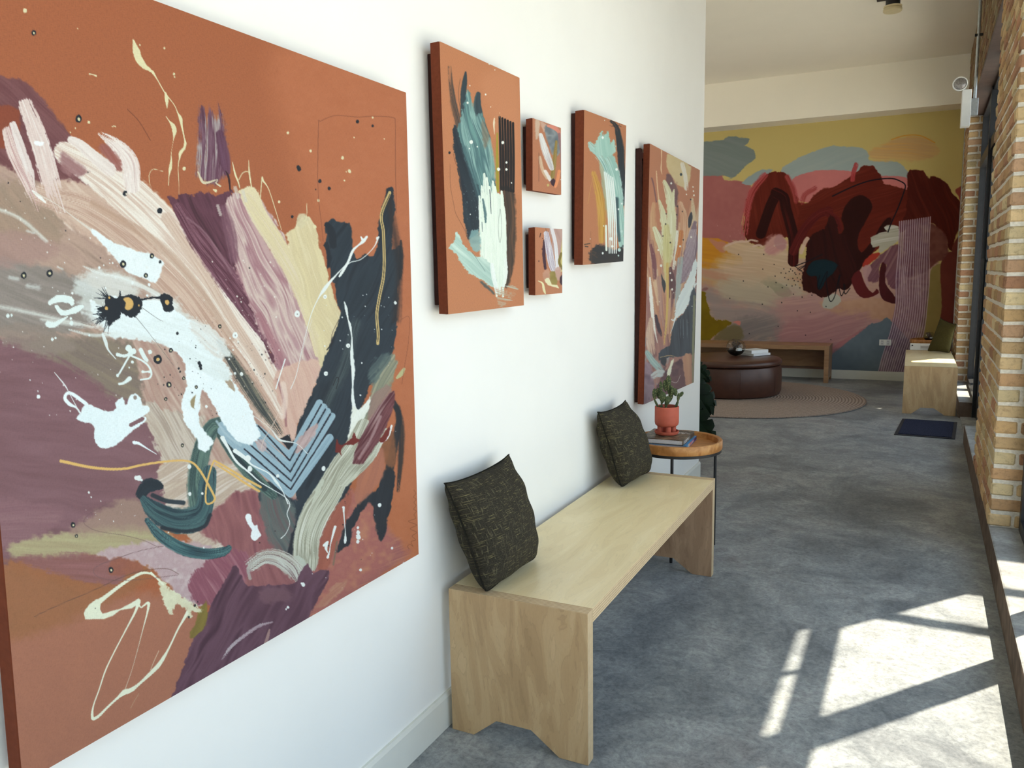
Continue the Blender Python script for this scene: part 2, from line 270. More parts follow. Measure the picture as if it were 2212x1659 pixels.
    p.B([(228, 648), (262, 640), (310, 646), (352, 650), (392, 680), (430, 706), (452, 736), (462, 770), (488, 806), (520, 846), (544, 884), (554, 920), (562, 936), (556, 950), (536, 963), (516, 954), (492, 930), (474, 902), (462, 880), (448, 852), (434, 838), (428, 856), (432, 880), (430, 905), (442, 934), (456, 946), (458, 962), (444, 976), (432, 970), (418, 938), (398, 912), (391, 870), (402, 836), (400, 800), (396, 776), (366, 752), (334, 732), (290, 722), (240, 708)], [(234, 241, 239), (242, 246, 245)], 1, 2, 5)
    p.B([(410, 868), (426, 850), (430, 870), (424, 882), (416, 880)], [(150, 128, 88)], .9, 2, 2)
    p.L([(432, 840), (426, 866), (424, 880)], 5, (236, 242, 240), .6)
    p.B([(452, 790), (470, 806), (500, 842), (508, 840), (490, 800), (466, 770)], [(172, 140, 122), (150, 128, 92)], .85, 3, 4, ang=50)
    p.S([(468, 910), (490, 940), (520, 962)], 4, [(176, 194, 200)], .8, .8)
    p.B([(196, 650), (240, 672), (300, 690), (380, 690), (450, 730), (478, 770), (500, 810), (470, 820), (420, 790), (380, 752), (320, 735), (250, 728), (214, 700)], [(236, 242, 240), (226, 232, 228)], .95, 5, 8, ang=20)
    p.B([(410, 690), (450, 700), (490, 740), (500, 770), (470, 770), (430, 740)], [(234, 238, 234), (220, 208, 196)], .9, 6, 8, ang=40)
    p.S([(180, 575, 2), (215, 590, 5), (260, 600, 8), (320, 625, 9), (380, 660, 9)], 7, [(236, 240, 236), (224, 220, 210)], .85, .8, .8, 4, (.5, .2))
    p.S([(150, 712, 3), (200, 724, 6), (250, 722, 8)], 6, [(224, 228, 222)], .7, .8, .8, 4, (.5, .3))
    p.S([(222, 722, 3), (228, 738, 4), (234, 756, 2), (250, 775, 1)], 3, [(232, 238, 234)], .9)
    # white bird-like splash
    p.B([(185, 872), (231, 889), (251, 883), (249, 872), (257, 862), (265, 859), (270, 874), (275, 872), (280, 856), (291, 850), (304, 860), (307, 876), (316, 875), (323, 882), (320, 893), (308, 899), (316, 902), (312, 912), (283, 933), (253, 960), (226, 969), (210, 962), (203, 946), (205, 926), (198, 916), (181, 912), (164, 904), (174, 893)], [(236, 243, 242), (228, 238, 237)], 1, 1, 2, rs=5)
    p.L([(308, 905), (296, 911), (283, 918)], 4.5, (128, 90, 94)); p.D([(292, 859, 4.5)], (150, 134, 124))
    p.L([(187, 873, 4), (160, 853, 4), (146, 849, 3.5), (140, 860, 3.5), (150, 873, 4), (164, 880, 2), (174, 893, 2)], 4, (236, 243, 242))
    p.L([(118, 805, .8), (140, 832, 1.6), (150, 850, .8), (174, 895, 1.4)], 1, (226, 226, 222))
    p.L([(290, 956, 4), (300, 958, 3), (318, 969, 1.5), (338, 981, .7)], 2, (238, 243, 242))
    p.D([(83, 857, 4.5), (82, 845, 1.5), (65, 821, 1.6)], (236, 240, 238))
    # scribbled white drips
    W = (228, 236, 230)
    p.D([(278, 752, 8), (283, 760, 7), (288, 758, 6)], W); p.L([(254, 766, 4), (270, 769, 3), (290, 760, 5)], 4, W)
    p.L([(281, 766), (270, 785), (260, 803), (254, 811)], 2, W); p.L([(282, 768), (305, 778), (320, 790), (327, 806), (322, 817), (304, 820)], 2.2, W)
    p.L([(304, 756, 5), (312, 772, 5), (317, 778, 4)], 5, W); p.L([(258, 829, 3), (268, 827, 3), (280, 818, 5)], 4, W)
    p.L([(308, 803), (322, 803)], 2, W); p.D([(308, 803, 3), (322, 803, 3), (254, 811, 3.5), (286, 782, 3.5), (279, 794, 2), (324, 760, 5), (265, 729, 2.4), (193, 724, 2.6)], W)
    p.L([(108, 654, 5), (124, 646, 8), (150, 648, 8), (156, 656, 5)], 6, W); p.L([(122, 662, 4), (134, 676, 6), (150, 674, 6), (166, 668, 8), (178, 662, 4)], 6, W)
    p.L([(104, 700, 7), (116, 702, 6), (130, 694, 4), (146, 684, 1.4)], 4, W); p.D([(127, 696, 5), (154, 698, 5), (153, 688, 3), (17, 682, 4.5), (25, 681, 3), (113, 733, 3.6), (120, 730, 2.6)], W)
    p.spray(0, 420, 200, 560, 26, .8, 2.2, (232, 224, 214), 3); p.spray(100, 560, 330, 660, 40, .8, 4, (236, 238, 234), 4); p.spray(0, 700, 260, 900, 40, .6, 2, (226, 216, 212), 5)
    for x, y, r in ((30, 600, 9), (66, 500, 7), (72, 618, 12), (130, 578, 5)): p.S([(x - r, y - 1), (x + r, y + 3)], r * .7, [(220, 222, 216)], .6, 1., .8)
    # black splat with ochre
    K = (20, 28, 38)
    p.B([(206, 668), (214, 664), (226, 660), (226, 646), (232, 637), (242, 640), (250, 644), (257, 642), (259, 628), (263, 640), (276, 636), (292, 638), (304, 644), (309, 656), (306, 668), (298, 680), (286, 687), (272, 682), (262, 676), (258, 688), (246, 696), (240, 704), (232, 702), (230, 688), (224, 678), (214, 670)], [K], 1, .6, 3, rs=4)
    p.L([(304, 648, 3), (318, 645, 2.5), (332, 643, 3), (346, 643, 4)], 3, K, 1.2)
    p.B([(345, 640), (354, 634), (366, 637), (374, 646), (372, 658), (375, 668), (366, 675), (354, 670), (349, 656)], [K], 1, .6, 2, rs=4)
    R = np.random.RandomState(5)
    for k in range(34):
        a = math.radians(R.uniform(95, 190)); x0, y0 = 238 + R.uniform(-12, 10), 676 + R.uniform(-12, 8); l = R.uniform(18, 46)
        p.L([(x0, y0, 1.6), (x0 + l * .55 * math.cos(a), y0 + l * .55 * math.sin(a), .9), (x0 + l * math.cos(a), y0 + l * math.sin(a), .4)], 1, K)
    for k in range(16):
        a = math.radians(R.uniform(180, 250)); l = R.uniform(14, 34); p.L([(236, 646, 1.2), (236 + l * math.cos(a), 646 + l * math.sin(a), .4)], 1, K)
    p.L([(306, 664, .7), (340, 688, .5), (352, 694, .4)], .6, (60, 60, 64)); p.L([(293, 684, .7), (330, 730, .5), (375, 790, .4)], .6, (90, 90, 90))
    O = (218, 172, 100)
    p.B([(266, 646), (274, 642), (284, 645), (288, 656), (286, 666), (276, 670), (270, 664), (272, 654)], [O], 1, 1, 2); p.D([(230, 666, 4), (236, 643, 2.5), (361, 653, 5.5), (300, 660, 2)], O)
    # ringed drops
    p.ring([(328, 553, 5.5), (266, 570, 8), (315, 595, 5.5), (51, 595, 7.5), (107, 590, 8), (475, 705, 4.5), (170, 257, 8.5), (73, 71, 6), (369, 757, 5), (365, 831, 6.5), (358, 862, 4), (424, 836, 4), (397, 817, 4), (394, 962, 4), (158, 1134, 6), (165, 1158, 4), (240, 1231, 6.5), (341, 776, 10.5)], K, (228, 214, 170))
    p.D([(341, 776, 3.4)], O)
    p.D([(270, 418, 6), (345, 455, 6.5), (346, 566, 3.5), (383, 720, 3.5), (430, 784, 4), (433, 790, 4.5), (434, 796, 3.5), (646, 365, 5), (644, 361, 4), (691, 391, 4), (711, 407, 4), (682, 409, 1.6), (631, 468, 3.4), (772, 263, 4), (805, 272, 3), (386, 796, 2.6), (389, 803, 2.4), (356, 755, 1.6), (203, 1040, 0.1), (18, 395, 2), (190, 372, 1.6), (44, 435, 1.4), (142, 498, 1.6), (217, 557, 1.6), (539, 579, 2)], K)
    p.D([(273, 419, 2.2)], (226, 210, 190)); p.D([(648, 362, 2)], (50, 40, 40))
    p.spray(380, 690, 480, 900, 26, .6, 1.8, K, 8); p.spray(340, 800, 420, 860, 14, .6, 2, K, 9); p.spray(560, 1080, 800, 1260, 24, .6, 2.6, (40, 26, 34), 10)
    # cream drips at the top
    C = (228, 216, 172)
    p.B([(287, 86), (291, 90), (297, 100), (302, 108), (306, 122), (312, 132), (318, 142), (330, 152), (334, 160), (322, 154), (306, 146), (294, 132), (287, 112)], [C], 1, .6, 1.5, rs=4)
    p.L([(330, 156, 3), (340, 172, 1.3), (356, 200, 1.3), (376, 226, 1), (384, 244, 1.4), (390, 256, 4), (392, 268, 2.4), (398, 298, 1.3), (400, 308, 2.6), (398, 320, 3), (390, 330, 4), (388, 342, 1.6), (385, 360, .8), (387, 420, .6)], 2, C)
    p.L([(357, 200, 2), (360, 214, 4), (361, 234, .7)], 2, C); p.L([(359, 252, 1), (366, 262, 1.4), (374, 272, 5), (377, 284, 5), (375, 300, 1), (370, 330, .6), (370, 345, 1.6), (368, 362, 3.6), (365, 380, 1), (364, 400, 1)], 2, C)
    p.D([(302, 97, 2), (355, 104, 2.6), (376, 160, 3), (377, 166, 2), (193, 162, 0.1), (54, 23, 5), (168, 62, 1.5), (192, 264, 3.4), (163, 277, 1.6), (152, 286, 1.8), (398, 364, 4), (622, 287, 3), (671, 326, 3), (740, 341, 3.6), (755, 370, 4), (748, 371, 1.4), (744, 390, 2), (688, 433, 3), (603, 436, 3), (805, 254, 2.4), (830, 300, 1.4), (765, 297, 1.6), (680, 490, 4), (466, 412, 3.4), (462, 410, 2)], C)
    p.L([(193, 160), (200, 161), (208, 164)], 1.6, C); p.L([(242, 274), (247, 272), (250, 274)], 1.2, C)
    p.L([(502, 350, .7), (508, 376, 2), (515, 394, 1.6), (518, 406, 1)], 1.4, C); p.L([(516, 388), (524, 374), (534, 370), (539, 374)], 1, C); p.L([(537, 346, .6), (539, 376, 1.8), (544, 408, 1)], 1.4, C)
    p.L([(562, 434, 1), (566, 384, 1.2), (568, 390, 2), (580, 408, 1), (594, 450, .9), (608, 496, .7)], 1.2, C); p.L([(663, 440), (662, 470), (656, 478)], .8, C); p.L([(324, 400, .7), (322, 380, .7), (330, 366, .7), (352, 370, .5)], .7, C)
    p.L([(476, 402, 2), (466, 395, 1.4), (470, 388, 1), (440, 395, 3), (428, 372, 2)], 1.5, (216, 200, 168), 1.5)
    # gilded lines
    G = (226, 180, 104)
    p.L([(132, 996, 3.6), (200, 1010, 3.2), (262, 1013, 2.8), (320, 1002, 2.6), (380, 995, 2.2), (412, 998, 2.4), (430, 1014, 2.6), (446, 1040, 2.6), (460, 1066, 2.6), (464, 1078, 2.4), (456, 1087, 2.2), (445, 1085, 2), (446, 1050, 2), (456, 1010, 2), (462, 996, 2)], 3, G, .3)
    p.L([(463, 995, 2.4), (490, 1010, 2.6), (530, 1034, 2.6), (563, 1052, 2.6)], 2.6, G, .3); p.L([(466, 1003, 1.8), (500, 1024, 2.4), (530, 1044, 2.4), (560, 1061, 2.6)], 2.6, G, .3)
    G2 = (206, 176, 116)
    p.L([(842, 416), (826, 455), (824, 476), (828, 500), (830, 560), (828, 600), (820, 640), (814, 680), (817, 720), (816, 742)], 3.4, G2, .2, smooth=True); p.L([(842, 420), (826, 456), (824, 476), (828, 500), (830, 560), (828, 600), (820, 640), (814, 680), (817, 720), (816, 738)], 1., (40, 38, 34), .2)
    # thrown white lines on the right
    Wh = (234, 236, 230)
    p.L([(818, 512, 2), (806, 536, 1), (780, 560, .9), (755, 568, 1), (735, 590, .9)], 1, Wh); p.D([(815, 515, 3)], Wh)
    p.L([(792, 512, 3), (784, 522, 4), (774, 530, 2), (762, 542, 3), (752, 566, 2.6), (738, 590, 3), (733, 597, 2)], 3, Wh); p.L([(780, 512, 1.6), (784, 520, 3)], 2, Wh)
    p.L([(756, 562, 1), (730, 590, 1.4), (712, 610, 3), (700, 626, 4), (688, 644, 1.4), (672, 680, 1), (656, 740, .8), (640, 810, .8), (628, 840, 1)], 1, Wh)
    p.L([(744, 652, 1), (748, 668, 3), (752, 690, 1.4), (756, 702, 3), (760, 730, 1.4), (760, 770, 4), (763, 800, 4), (762, 830, 2), (762, 860, 3.4), (765, 880, 4)], 3, Wh)
    p.B([(762, 878), (774, 884), (792, 870), (799, 858), (796, 880), (788, 900), (770, 940), (752, 950), (758, 910)], [(226, 224, 206), (240, 240, 230)], 1, 2, 3, ang=-60)
    p.L([(674, 690), (656, 750), (654, 775)], .8, (226, 214, 194)); p.L([(616, 776), (602, 820), (596, 840)], 1.4, Wh)
    # grey green swirl
    GG = [(176, 172, 150), (206, 204, 184), (150, 146, 126), (190, 186, 166), (222, 220, 204)]
    p.S([(786, 920, 16), (764, 970, 22), (738, 1010, 26), (712, 1060, 30), (682, 1110, 32), (664, 1160, 30), (660, 1210, 30)], 30, GG, 1, .08, .2, 7, ns=.003)
    p.S([(830, 930, 8), (800, 980, 14), (770, 1010, 16), (744, 1040, 12)], 14, GG, 1, .1, .3, 5)
    p.B([(690, 1040), (700, 1038), (692, 1060), (680, 1080), (674, 1086)], [(196, 196, 176)], 1, 1, 3)
    p.B([(644, 1200), (660, 1212), (664, 1228), (654, 1243), (646, 1240), (630, 1210)], [(196, 200, 184), (180, 180, 164)], 1, 1.5, 3)
    p.S([(545, 1220, 16), (570, 1204, 18), (600, 1206, 22), (630, 1226, 24), (644, 1250, 14)], 20, [(190, 188, 172), (166, 150, 138), (206, 206, 194), (120, 92, 92)], 1, .3, .7, 7, (.3, .5))
    # plum red sweep
    p.B([(764, 1000), (772, 960), (800, 908), (830, 862), (850, 845), (852, 866), (844, 900), (826, 940), (800, 980), (786, 1000)], [(92, 42, 48), (120, 70, 74), (84, 34, 42), (168, 136, 132)], 1, 2, 3, ang=-58, fr=.11)
    p.L([(846, 920, 2.4), (838, 942, 3.4), (826, 956, 2)], 3, (236, 232, 226)); p.S([(822, 900), (800, 950), (776, 990)], 5, [(190, 160, 156)], .6, .8, .8)
    RR = (110, 32, 28)
    p.B([(728, 948), (736, 962), (760, 946), (764, 932), (770, 946), (778, 950), (766, 960), (746, 962), (736, 972), (738, 984), (732, 978), (724, 976), (726, 956)], [RR], 1, .8, 2, rs=4); p.B([(826, 940), (842, 920), (840, 940), (828, 956), (820, 952)], [RR], 1, 1, 2)
    # dark plum foot of the canvas
    p.B([(350, 1545), (366, 1512), (394, 1442), (410, 1400), (426, 1358), (450, 1318), (470, 1284), (496, 1238), (511, 1222), (530, 1260), (580, 1264), (632, 1260), (644, 1247), (664, 1218), (676, 1240), (689, 1230), (709, 1234), (703, 1262), (686, 1296), (670, 1325), (640, 1360), (566, 1400), (460, 1470)], [(86, 54, 68), (104, 70, 84), (74, 44, 58)], 1, 2, 4, ang=-62, fr=.05)
    p.B([(560, 1280), (610, 1270), (632, 1290), (610, 1300), (570, 1300)], [(120, 84, 92)], .7, 8, 6, ang=20)
    p.S([(540, 1250, 4), (536, 1230, 4), (545, 1215, 3)], 4, [(176, 168, 158)], .8, .5, .6)
    p.B([(420, 1350), (432, 1310), (450, 1300), (446, 1340), (428, 1370), (410, 1378)], [(134, 116, 52), (120, 100, 48)], 1, 2, 4, ang=-70)
    p.S([(480, 1424, 2), (500, 1396, 4), (530, 1372, 4), (560, 1352, 4), (588, 1344, 1.6)], 4, [(206, 198, 196), (150, 120, 130)], .9, .3, 1.2, 4, (.4, .3))
    p.S([(570, 1398, 3), (578, 1376, 4), (582, 1360, 2)], 3, [(176, 140, 130)], .8, .5, 1.)
    p.B([(700, 1290), (720, 1266), (748, 1256), (738, 1280), (706, 1306), (684, 1310)], [(196, 152, 120), (170, 110, 92)], .8, 6, 8, ang=-40)
    # cream lasso, lower left
    Cr = (234, 232, 204)
    p.L([(330, 1240, 2), (306, 1238, 3), (270, 1258, 3.4), (240, 1280, 4), (222, 1294, 5), (206, 1306, 8), (194, 1322, 12)], 4, Cr, .2)
    p.B([(210, 1294), (218, 1300), (216, 1316), (222, 1326), (240, 1320), (262, 1314), (284, 1302), (300, 1292), (304, 1302), (284, 1314), (260, 1318), (244, 1330), (226, 1337), (184, 1338), (181, 1324), (192, 1306)], [Cr], 1, .6, 1, smooth=False)
    p.L([(300, 1298, 4), (292, 1322, 2.6), (270, 1364, 1.6), (246, 1410, 1.4), (228, 1448, 1.6), (214, 1490, 1.4), (202, 1524, 1.6), (199, 1546, 3), (202, 1553, 3.4), (214, 1546, 3), (236, 1524, 2.4), (256, 1506, 3), (268, 1496, 6), (284, 1490, 5), (302, 1476, 3), (330, 1450, 4.4), (346, 1432, 4.6), (364, 1402, 2.2), (384, 1360, 2), (398, 1336, 3), (406, 1322, 4)], 3, Cr, .4)
    p.L([(298, 1300, 3), (304, 1312, 1.6), (316, 1304, 2.4), (321, 1304, 3.4), (318, 1324, 2), (308, 1362, .9), (296, 1408, .6), (284, 1450, .5), (270, 1490, .6)], 2, Cr, .4)
    p.B([(340, 1246), (356, 1260), (366, 1272), (384, 1284), (402, 1294), (420, 1306), (434, 1316), (430, 1324), (416, 1322), (412, 1334), (404, 1330), (402, 1314), (384, 1306), (374, 1312), (372, 1330), (364, 1316), (352, 1296)], [(232, 230, 196), (214, 206, 172)], .95, 3, 7, rs=6)
    p.L([(326, 1238, 3), (340, 1250, 2), (352, 1262, 3)], 3, Cr, .6); p.D([(421, 1308, 3), (408, 1333, 2.6), (206, 1314, 1.2), (427, 1300, 1.6)], (36, 34, 36))
    p.L([(343, 1406), (332, 1430), (325, 1448)], .8, (214, 190, 160)); p.L([(300, 1498), (290, 1515), (282, 1530)], .5, (196, 170, 140))
    # white cast on rose
    p.B([(529, 1118), (534, 1110), (542, 1112), (544, 1124), (550, 1136), (556, 1134), (558, 1144), (565, 1156), (560, 1160), (550, 1169), (541, 1160), (544, 1146), (536, 1132)], [(238, 240, 238)], 1, .6, 1.5, rs=4)
    p.L([(742, 1096, 3), (743, 1112, 1.4), (745, 1136, 1), (746, 1150, 1), (746, 1168, 3), (745, 1174, 1)], 1.5, Wh); p.L([(724, 1138, 3), (720, 1152, 2.4), (714, 1176, 1.2), (712, 1190, 1.2), (708, 1204, 3)], 2, Wh); p.L([(700, 1178, 3), (708, 1170, 2), (704, 1184, 3), (708, 1194, 1)], 2, Wh)
    p.D([(655, 1263, 4.5), (651, 1260, 2), (774, 1160, 6), (774, 1150, 4.5), (773, 1170, 4), (773, 1140, 3), (847, 1184, 3), (779, 1231, 3.4), (820, 1091, 4.5), (699, 1012, 5), (622, 1312, 3), (618, 1316, 2), (364, 1150, 1.6), (300, 1033, 6), (294, 1032, 5), (306, 1037, 3), (410, 1067, 4), (437, 1066, 3), (192, 1064, 2.4), (197, 1074, 1.8), (409, 1008, 5), (446, 878, 3.4), (482, 947, 5), (440, 1183, 2)], Wh)
    p.ring([(642, 678, 7), (508, 724, 7), (522, 808, 4), (702, 641, 4.6), (752, 747, 5), (704, 807, 5)], (238, 240, 234), (150, 150, 146), .25)
    p.spray(440, 560, 600, 760, 34, .8, 2.2, (230, 220, 208), 12); p.spray(700, 640, 860, 940, 26, .6, 2, (226, 228, 224), 13); p.spray(470, 730, 520, 830, 20, .8, 4, Wh, 14); p.spray(430, 560, 700, 1000, 40, .6, 1.6, (228, 216, 204), 15)
    p.spray(180, 1080, 300, 1140, 12, .6, 2, Wh, 16); p.spray(660, 1090, 880, 1280, 16, .6, 2, Wh, 17); p.spray(520, 540, 900, 20, 0, 0, 0, Wh, 1)
    p.D([(854, 654, 3.6), (792, 636, 1.2), (784, 638, 1)], Wh)
    # looping thin drips over the chevrons
    p.L([(480, 946, 5), (492, 966, 3), (510, 996, 2.6), (540, 1022, 2), (560, 1040, 1.4), (590, 1058, 1), (616, 1074, 1), (626, 1090, 1.2), (620, 1110, 1), (626, 1130, .8), (618, 1152, .8), (607, 1163, 1.2)], 2, (236, 238, 232))
    p.L([(508, 974, 5), (530, 990, 4), (544, 1004, 2), (580, 1022, 1.4), (596, 1040, 3), (610, 1060, 1), (622, 1088, 1.4)], 2, (236, 238, 232)); p.D([(540, 1012, 6), (536, 990, 7), (600, 1028, 4)], (236, 238, 232))
    p.L([(540, 892, .8), (584, 926, .8), (604, 950, 2.4), (640, 958, .8), (664, 980, 1)], 1, (226, 226, 220)); p.L([(608, 880), (588, 920), (570, 950), (564, 970)], .8, (220, 196, 180))
    # pencil loops
    Pn = (112, 62, 42)
    p.L([(686, 384), (688, 270), (692, 262), (722, 250), (752, 251), (775, 253), (806, 251), (848, 254), (854, 266), (854, 330), (856, 460)], .8, Pn, .4, .7); p.L([(686, 384), (688, 430), (694, 480), (698, 520)], .7, Pn, .4, .7)
    p.L([(275, 236), (300, 262), (325, 303)], .9, (104, 50, 32), .6, .8)
    Pg = (112, 84, 84)
    p.L([(236, 1086), (196, 1108), (181, 1126), (190, 1138), (214, 1148), (270, 1157), (312, 1168), (338, 1180), (352, 1180), (310, 1188), (270, 1200), (216, 1220), (202, 1234), (216, 1248), (260, 1254), (320, 1250), (385, 1242)], .8, Pg, .4, .7); p.L([(386, 1240), (362, 1229), (320, 1231), (270, 1244), (200, 1276), (120, 1310), (74, 1332)], .9, (100, 70, 60), .4, .7)
    p.L([(720, 832), (727, 815), (732, 820), (726, 840)], 1, (24, 26, 34)); p.L([(724, 716, 1), (718, 740, 2.4), (706, 756, 1.4)], 2, (24, 30, 40)); p.L([(732, 690, .7), (718, 720, .7), (716, 740, .7)], .7, (60, 40, 44))
    p.L([(866, 690), (884, 686), (882, 740), (874, 790), (868, 830)], .7, Pn, .4, .6)
    # scribbled pencil signature up the right edge
    p.L([(884, 1186), (880, 1180), (886, 1176), (892, 1180), (888, 1170), (898, 1166), (890, 1158), (900, 1150), (886, 1142), (900, 1134), (882, 1126), (898, 1120), (894, 1112), (900, 1104), (893, 1100), (899, 1092), (894, 1086), (899, 1078), (893, 1074), (898, 1066), (894, 1058)], .8, (128, 74, 44), .4, .75)
    return p
RB = (186, 114, 76)
def art_tall(X, Y):
    p = Paint(X, Y, (188, 122, 84), 2)
    NAVY = [(28, 38, 48), (40, 54, 62)]
    p.B([(1040, 170), (1120, 180), (1125, 420), (1080, 300)], [(198, 132, 94)], .7, 30, 6)
    p.S([(971, 146, 5), (974, 180, 6), (980, 225, 9), (990, 265, 9), (1000, 320, 7)], 7, [(36, 40, 46), (110, 80, 62), (52, 52, 54)], .95, .5, .5, 4, (.65, .3))
    p.L([(994, 170), (990, 205), (996, 245)], .6, (70, 52, 44), op=.8)
    p.S([(1006, 156, 2), (1004, 175, 6), (1001, 205, 8), (1003, 260, 11)], 8, [(38, 48, 56), (52, 70, 76)], 1, .4, .5, 4)
    p.S([(1033, 204, 6), (1031, 222, 9), (1036, 260, 12), (1048, 300, 14)], 9, [(40, 52, 60), (66, 88, 92)], 1, .3, .4, 4)
    p.B([(998, 250), (1002, 222), (1010, 196), (1018, 220), (1030, 250), (1042, 240), (1050, 270), (1060, 310), (1068, 360), (1072, 400), (1076, 440), (1044, 440), (1016, 400), (996, 350), (984, 310), (986, 280)], [(108, 148, 144), (74, 108, 112), (142, 176, 170), (92, 128, 128)], 1, 3, 4, ang=74, fr=.14, rs=6)
    p.B([(978, 276), (984, 272), (992, 296), (1004, 340), (1022, 384), (1036, 412), (1036, 450), (1034, 500), (1018, 514), (1010, 516), (1004, 480), (1000, 440), (990, 380), (980, 320)], NAVY, 1, 2, 3, ang=74, rs=6)
    p.S([(1003, 320, 8), (1022, 380, 9), (1040, 440, 8)], 8, [(50, 78, 86), (90, 124, 126)], .8, .9, .4, 4, (.2, .3))
    p.S([(1056, 300, 6), (1062, 340, 8), (1064, 380, 10)], 8, [(160, 190, 180), (122, 158, 152)], .8, .8, .5, 5, (.4, .2))
    p.B([(1042, 260), (1052, 280), (1056, 300), (1048, 320), (1042, 300)], [(124, 110, 92)], .7, 5, 4)
    p.S([(1074, 288, 1.6), (1074, 340, 3), (1075, 412, 3)], 3, [(166, 150, 50), (150, 136, 44)], 1, .2, .4)
    p.B([(1082, 405), (1108, 412), (1113, 460), (1113, 540), (1106, 590), (1094, 622), (1086, 600), (1090, 520), (1086, 450)], [(42, 36, 34), (62, 50, 42), (110, 76, 54)], .96, 5, 3, ang=88, fr=.2)
    for k in range(6):
        t = k / 5.
        p.L([(1079.3 + 29 * t, 253 + 13 * t, 2.6), (1081 + 28.4 * t, 330 + 9 * t, 2.8), (1082 + 27 * t, 408 + 6 * t, 2.7)], 2.7, (20, 18, 20), .1)
    p.B([(1040, 440), (1052, 420), (1072, 420), (1088, 430), (1092, 500), (1092, 580), (1086, 620), (1072, 620), (1060, 590), (1046, 570), (1040, 520)], [(222, 232, 216), (234, 240, 228)], 1, 1, 3, rs=4, ang=86)
    for x_, a_, b_, w_ in ((1037, 424, 560, 3.4), (1042, 402, 590, 4), (1047.5, 376, 585, 4), (1053, 384, 575, 3.6), (1059, 404, 612, 4), (1066, 392, 600, 4), (1071, 404, 640, 3.4), (1078, 420, 634, 4.4), (1085, 414, 640, 4), (1090, 446, 612, 3)):
        p.S([(x_ - 1.5, a_, w_ * .6), (x_, a_ + 25, w_), (x_ + 1.5, (a_ + b_) / 2, w_ * 1.1), (x_ + 2, b_, w_ * .7)], w_, [(222, 233, 217), (236, 242, 230), (208, 222, 208)], 1, .15, .7, 4, (.25, .45))
    p.S([(1043, 430, 2), (1048, 460, 4), (1049, 480, 2)], 3, [(60, 90, 96), (110, 140, 140)], 1, .6, .8); p.L([(1058, 410, 1), (1060, 445, 1), (1061, 462, .6)], 1, (40, 60, 70)); p.L([(1041, 480, .8), (1042, 500, .8)], .8, (70, 90, 96))
    p.B([(1016, 502), (1034, 496), (1037, 540), (1022, 540), (1014, 524)], [(110, 146, 148), (150, 184, 180)], .9, 3, 4, rs=5)
    p.B([(985, 502), (990, 506), (998, 524), (1012, 542), (1030, 556), (1050, 562), (1064, 580), (1072, 606), (1070, 622), (1056, 618), (1040, 606), (1024, 598), (1012, 590), (1000, 576), (992, 564), (984, 548), (972, 540), (970, 532), (980, 524)], [(184, 208, 196), (166, 194, 184), (200, 220, 208)], 1, 1.5, 3, ang=45, rs=5)
    p.B([(1034, 606), (1050, 612), (1064, 626), (1068, 636), (1058, 630), (1042, 618)], [(54, 66, 70), (110, 110, 100)], .9, 3, 3, ang=45)
    p.S([(1062, 572, 4), (1066, 600, 5), (1074, 632, 4)], 5, [(240, 242, 238), (214, 226, 218)], 1, .2, .7)
    p.S([(1092, 560), (1094, 590), (1088, 618)], 3, [(232, 236, 228)], 1, .2, .8)
    p.B([(1068, 622), (1082, 620), (1100, 618), (1116, 622), (1116, 630), (1110, 642), (1098, 652), (1088, 662), (1078, 662), (1074, 646)], [(160, 192, 184), (190, 150, 120), (176, 204, 194)], .9, 2, 4, ang=16, fr=.25, rs=4, dry=.38)
    p.L([(1020, 545), (1034, 565), (1048, 586)], .5, (90, 110, 110)); p.L([(1080, 452), (1076, 490), (1080, 524), (1084, 490), (1081, 452)], .5, (130, 140, 130))
    Pn = (110, 66, 46)
    p.L([(972, 355), (973, 400), (980, 440), (985, 462), (1000, 490), (1012, 515)], .6, Pn, op=.8); p.L([(979, 332), (984, 352), (992, 372), (1000, 440)], .7, Pn, op=.8)
    p.D([(971, 330, 3)], (30, 30, 34)); p.D([(1010, 222, 2.6), (1018, 307, 4.6), (1086, 308, 3.6), (1094, 351, 2.6), (1094, 366, 3), (1077, 366, 3.8), (1049, 204, 2), (1015, 185, 1.4), (1057, 138, 2), (1069, 151, 1.2), (1060, 231, 1), (1014, 321, 1.6), (1031, 317, 1.6), (1016, 463, 1.4), (1096, 577, 1.4), (1105, 395, 1.6), (1068, 265, 1.6)], (236, 238, 230))
    p.L([(1068, 256, 1.4), (1067, 268, 2.2), (1068, 290, .6)], 1.4, (226, 206, 176)); p.spray(1000, 390, 1040, 510, 40, .4, 1, (150, 170, 170), 3); p.spray(1060, 225, 1080, 260, 12, .4, 1, (226, 190, 150), 4)
    return p
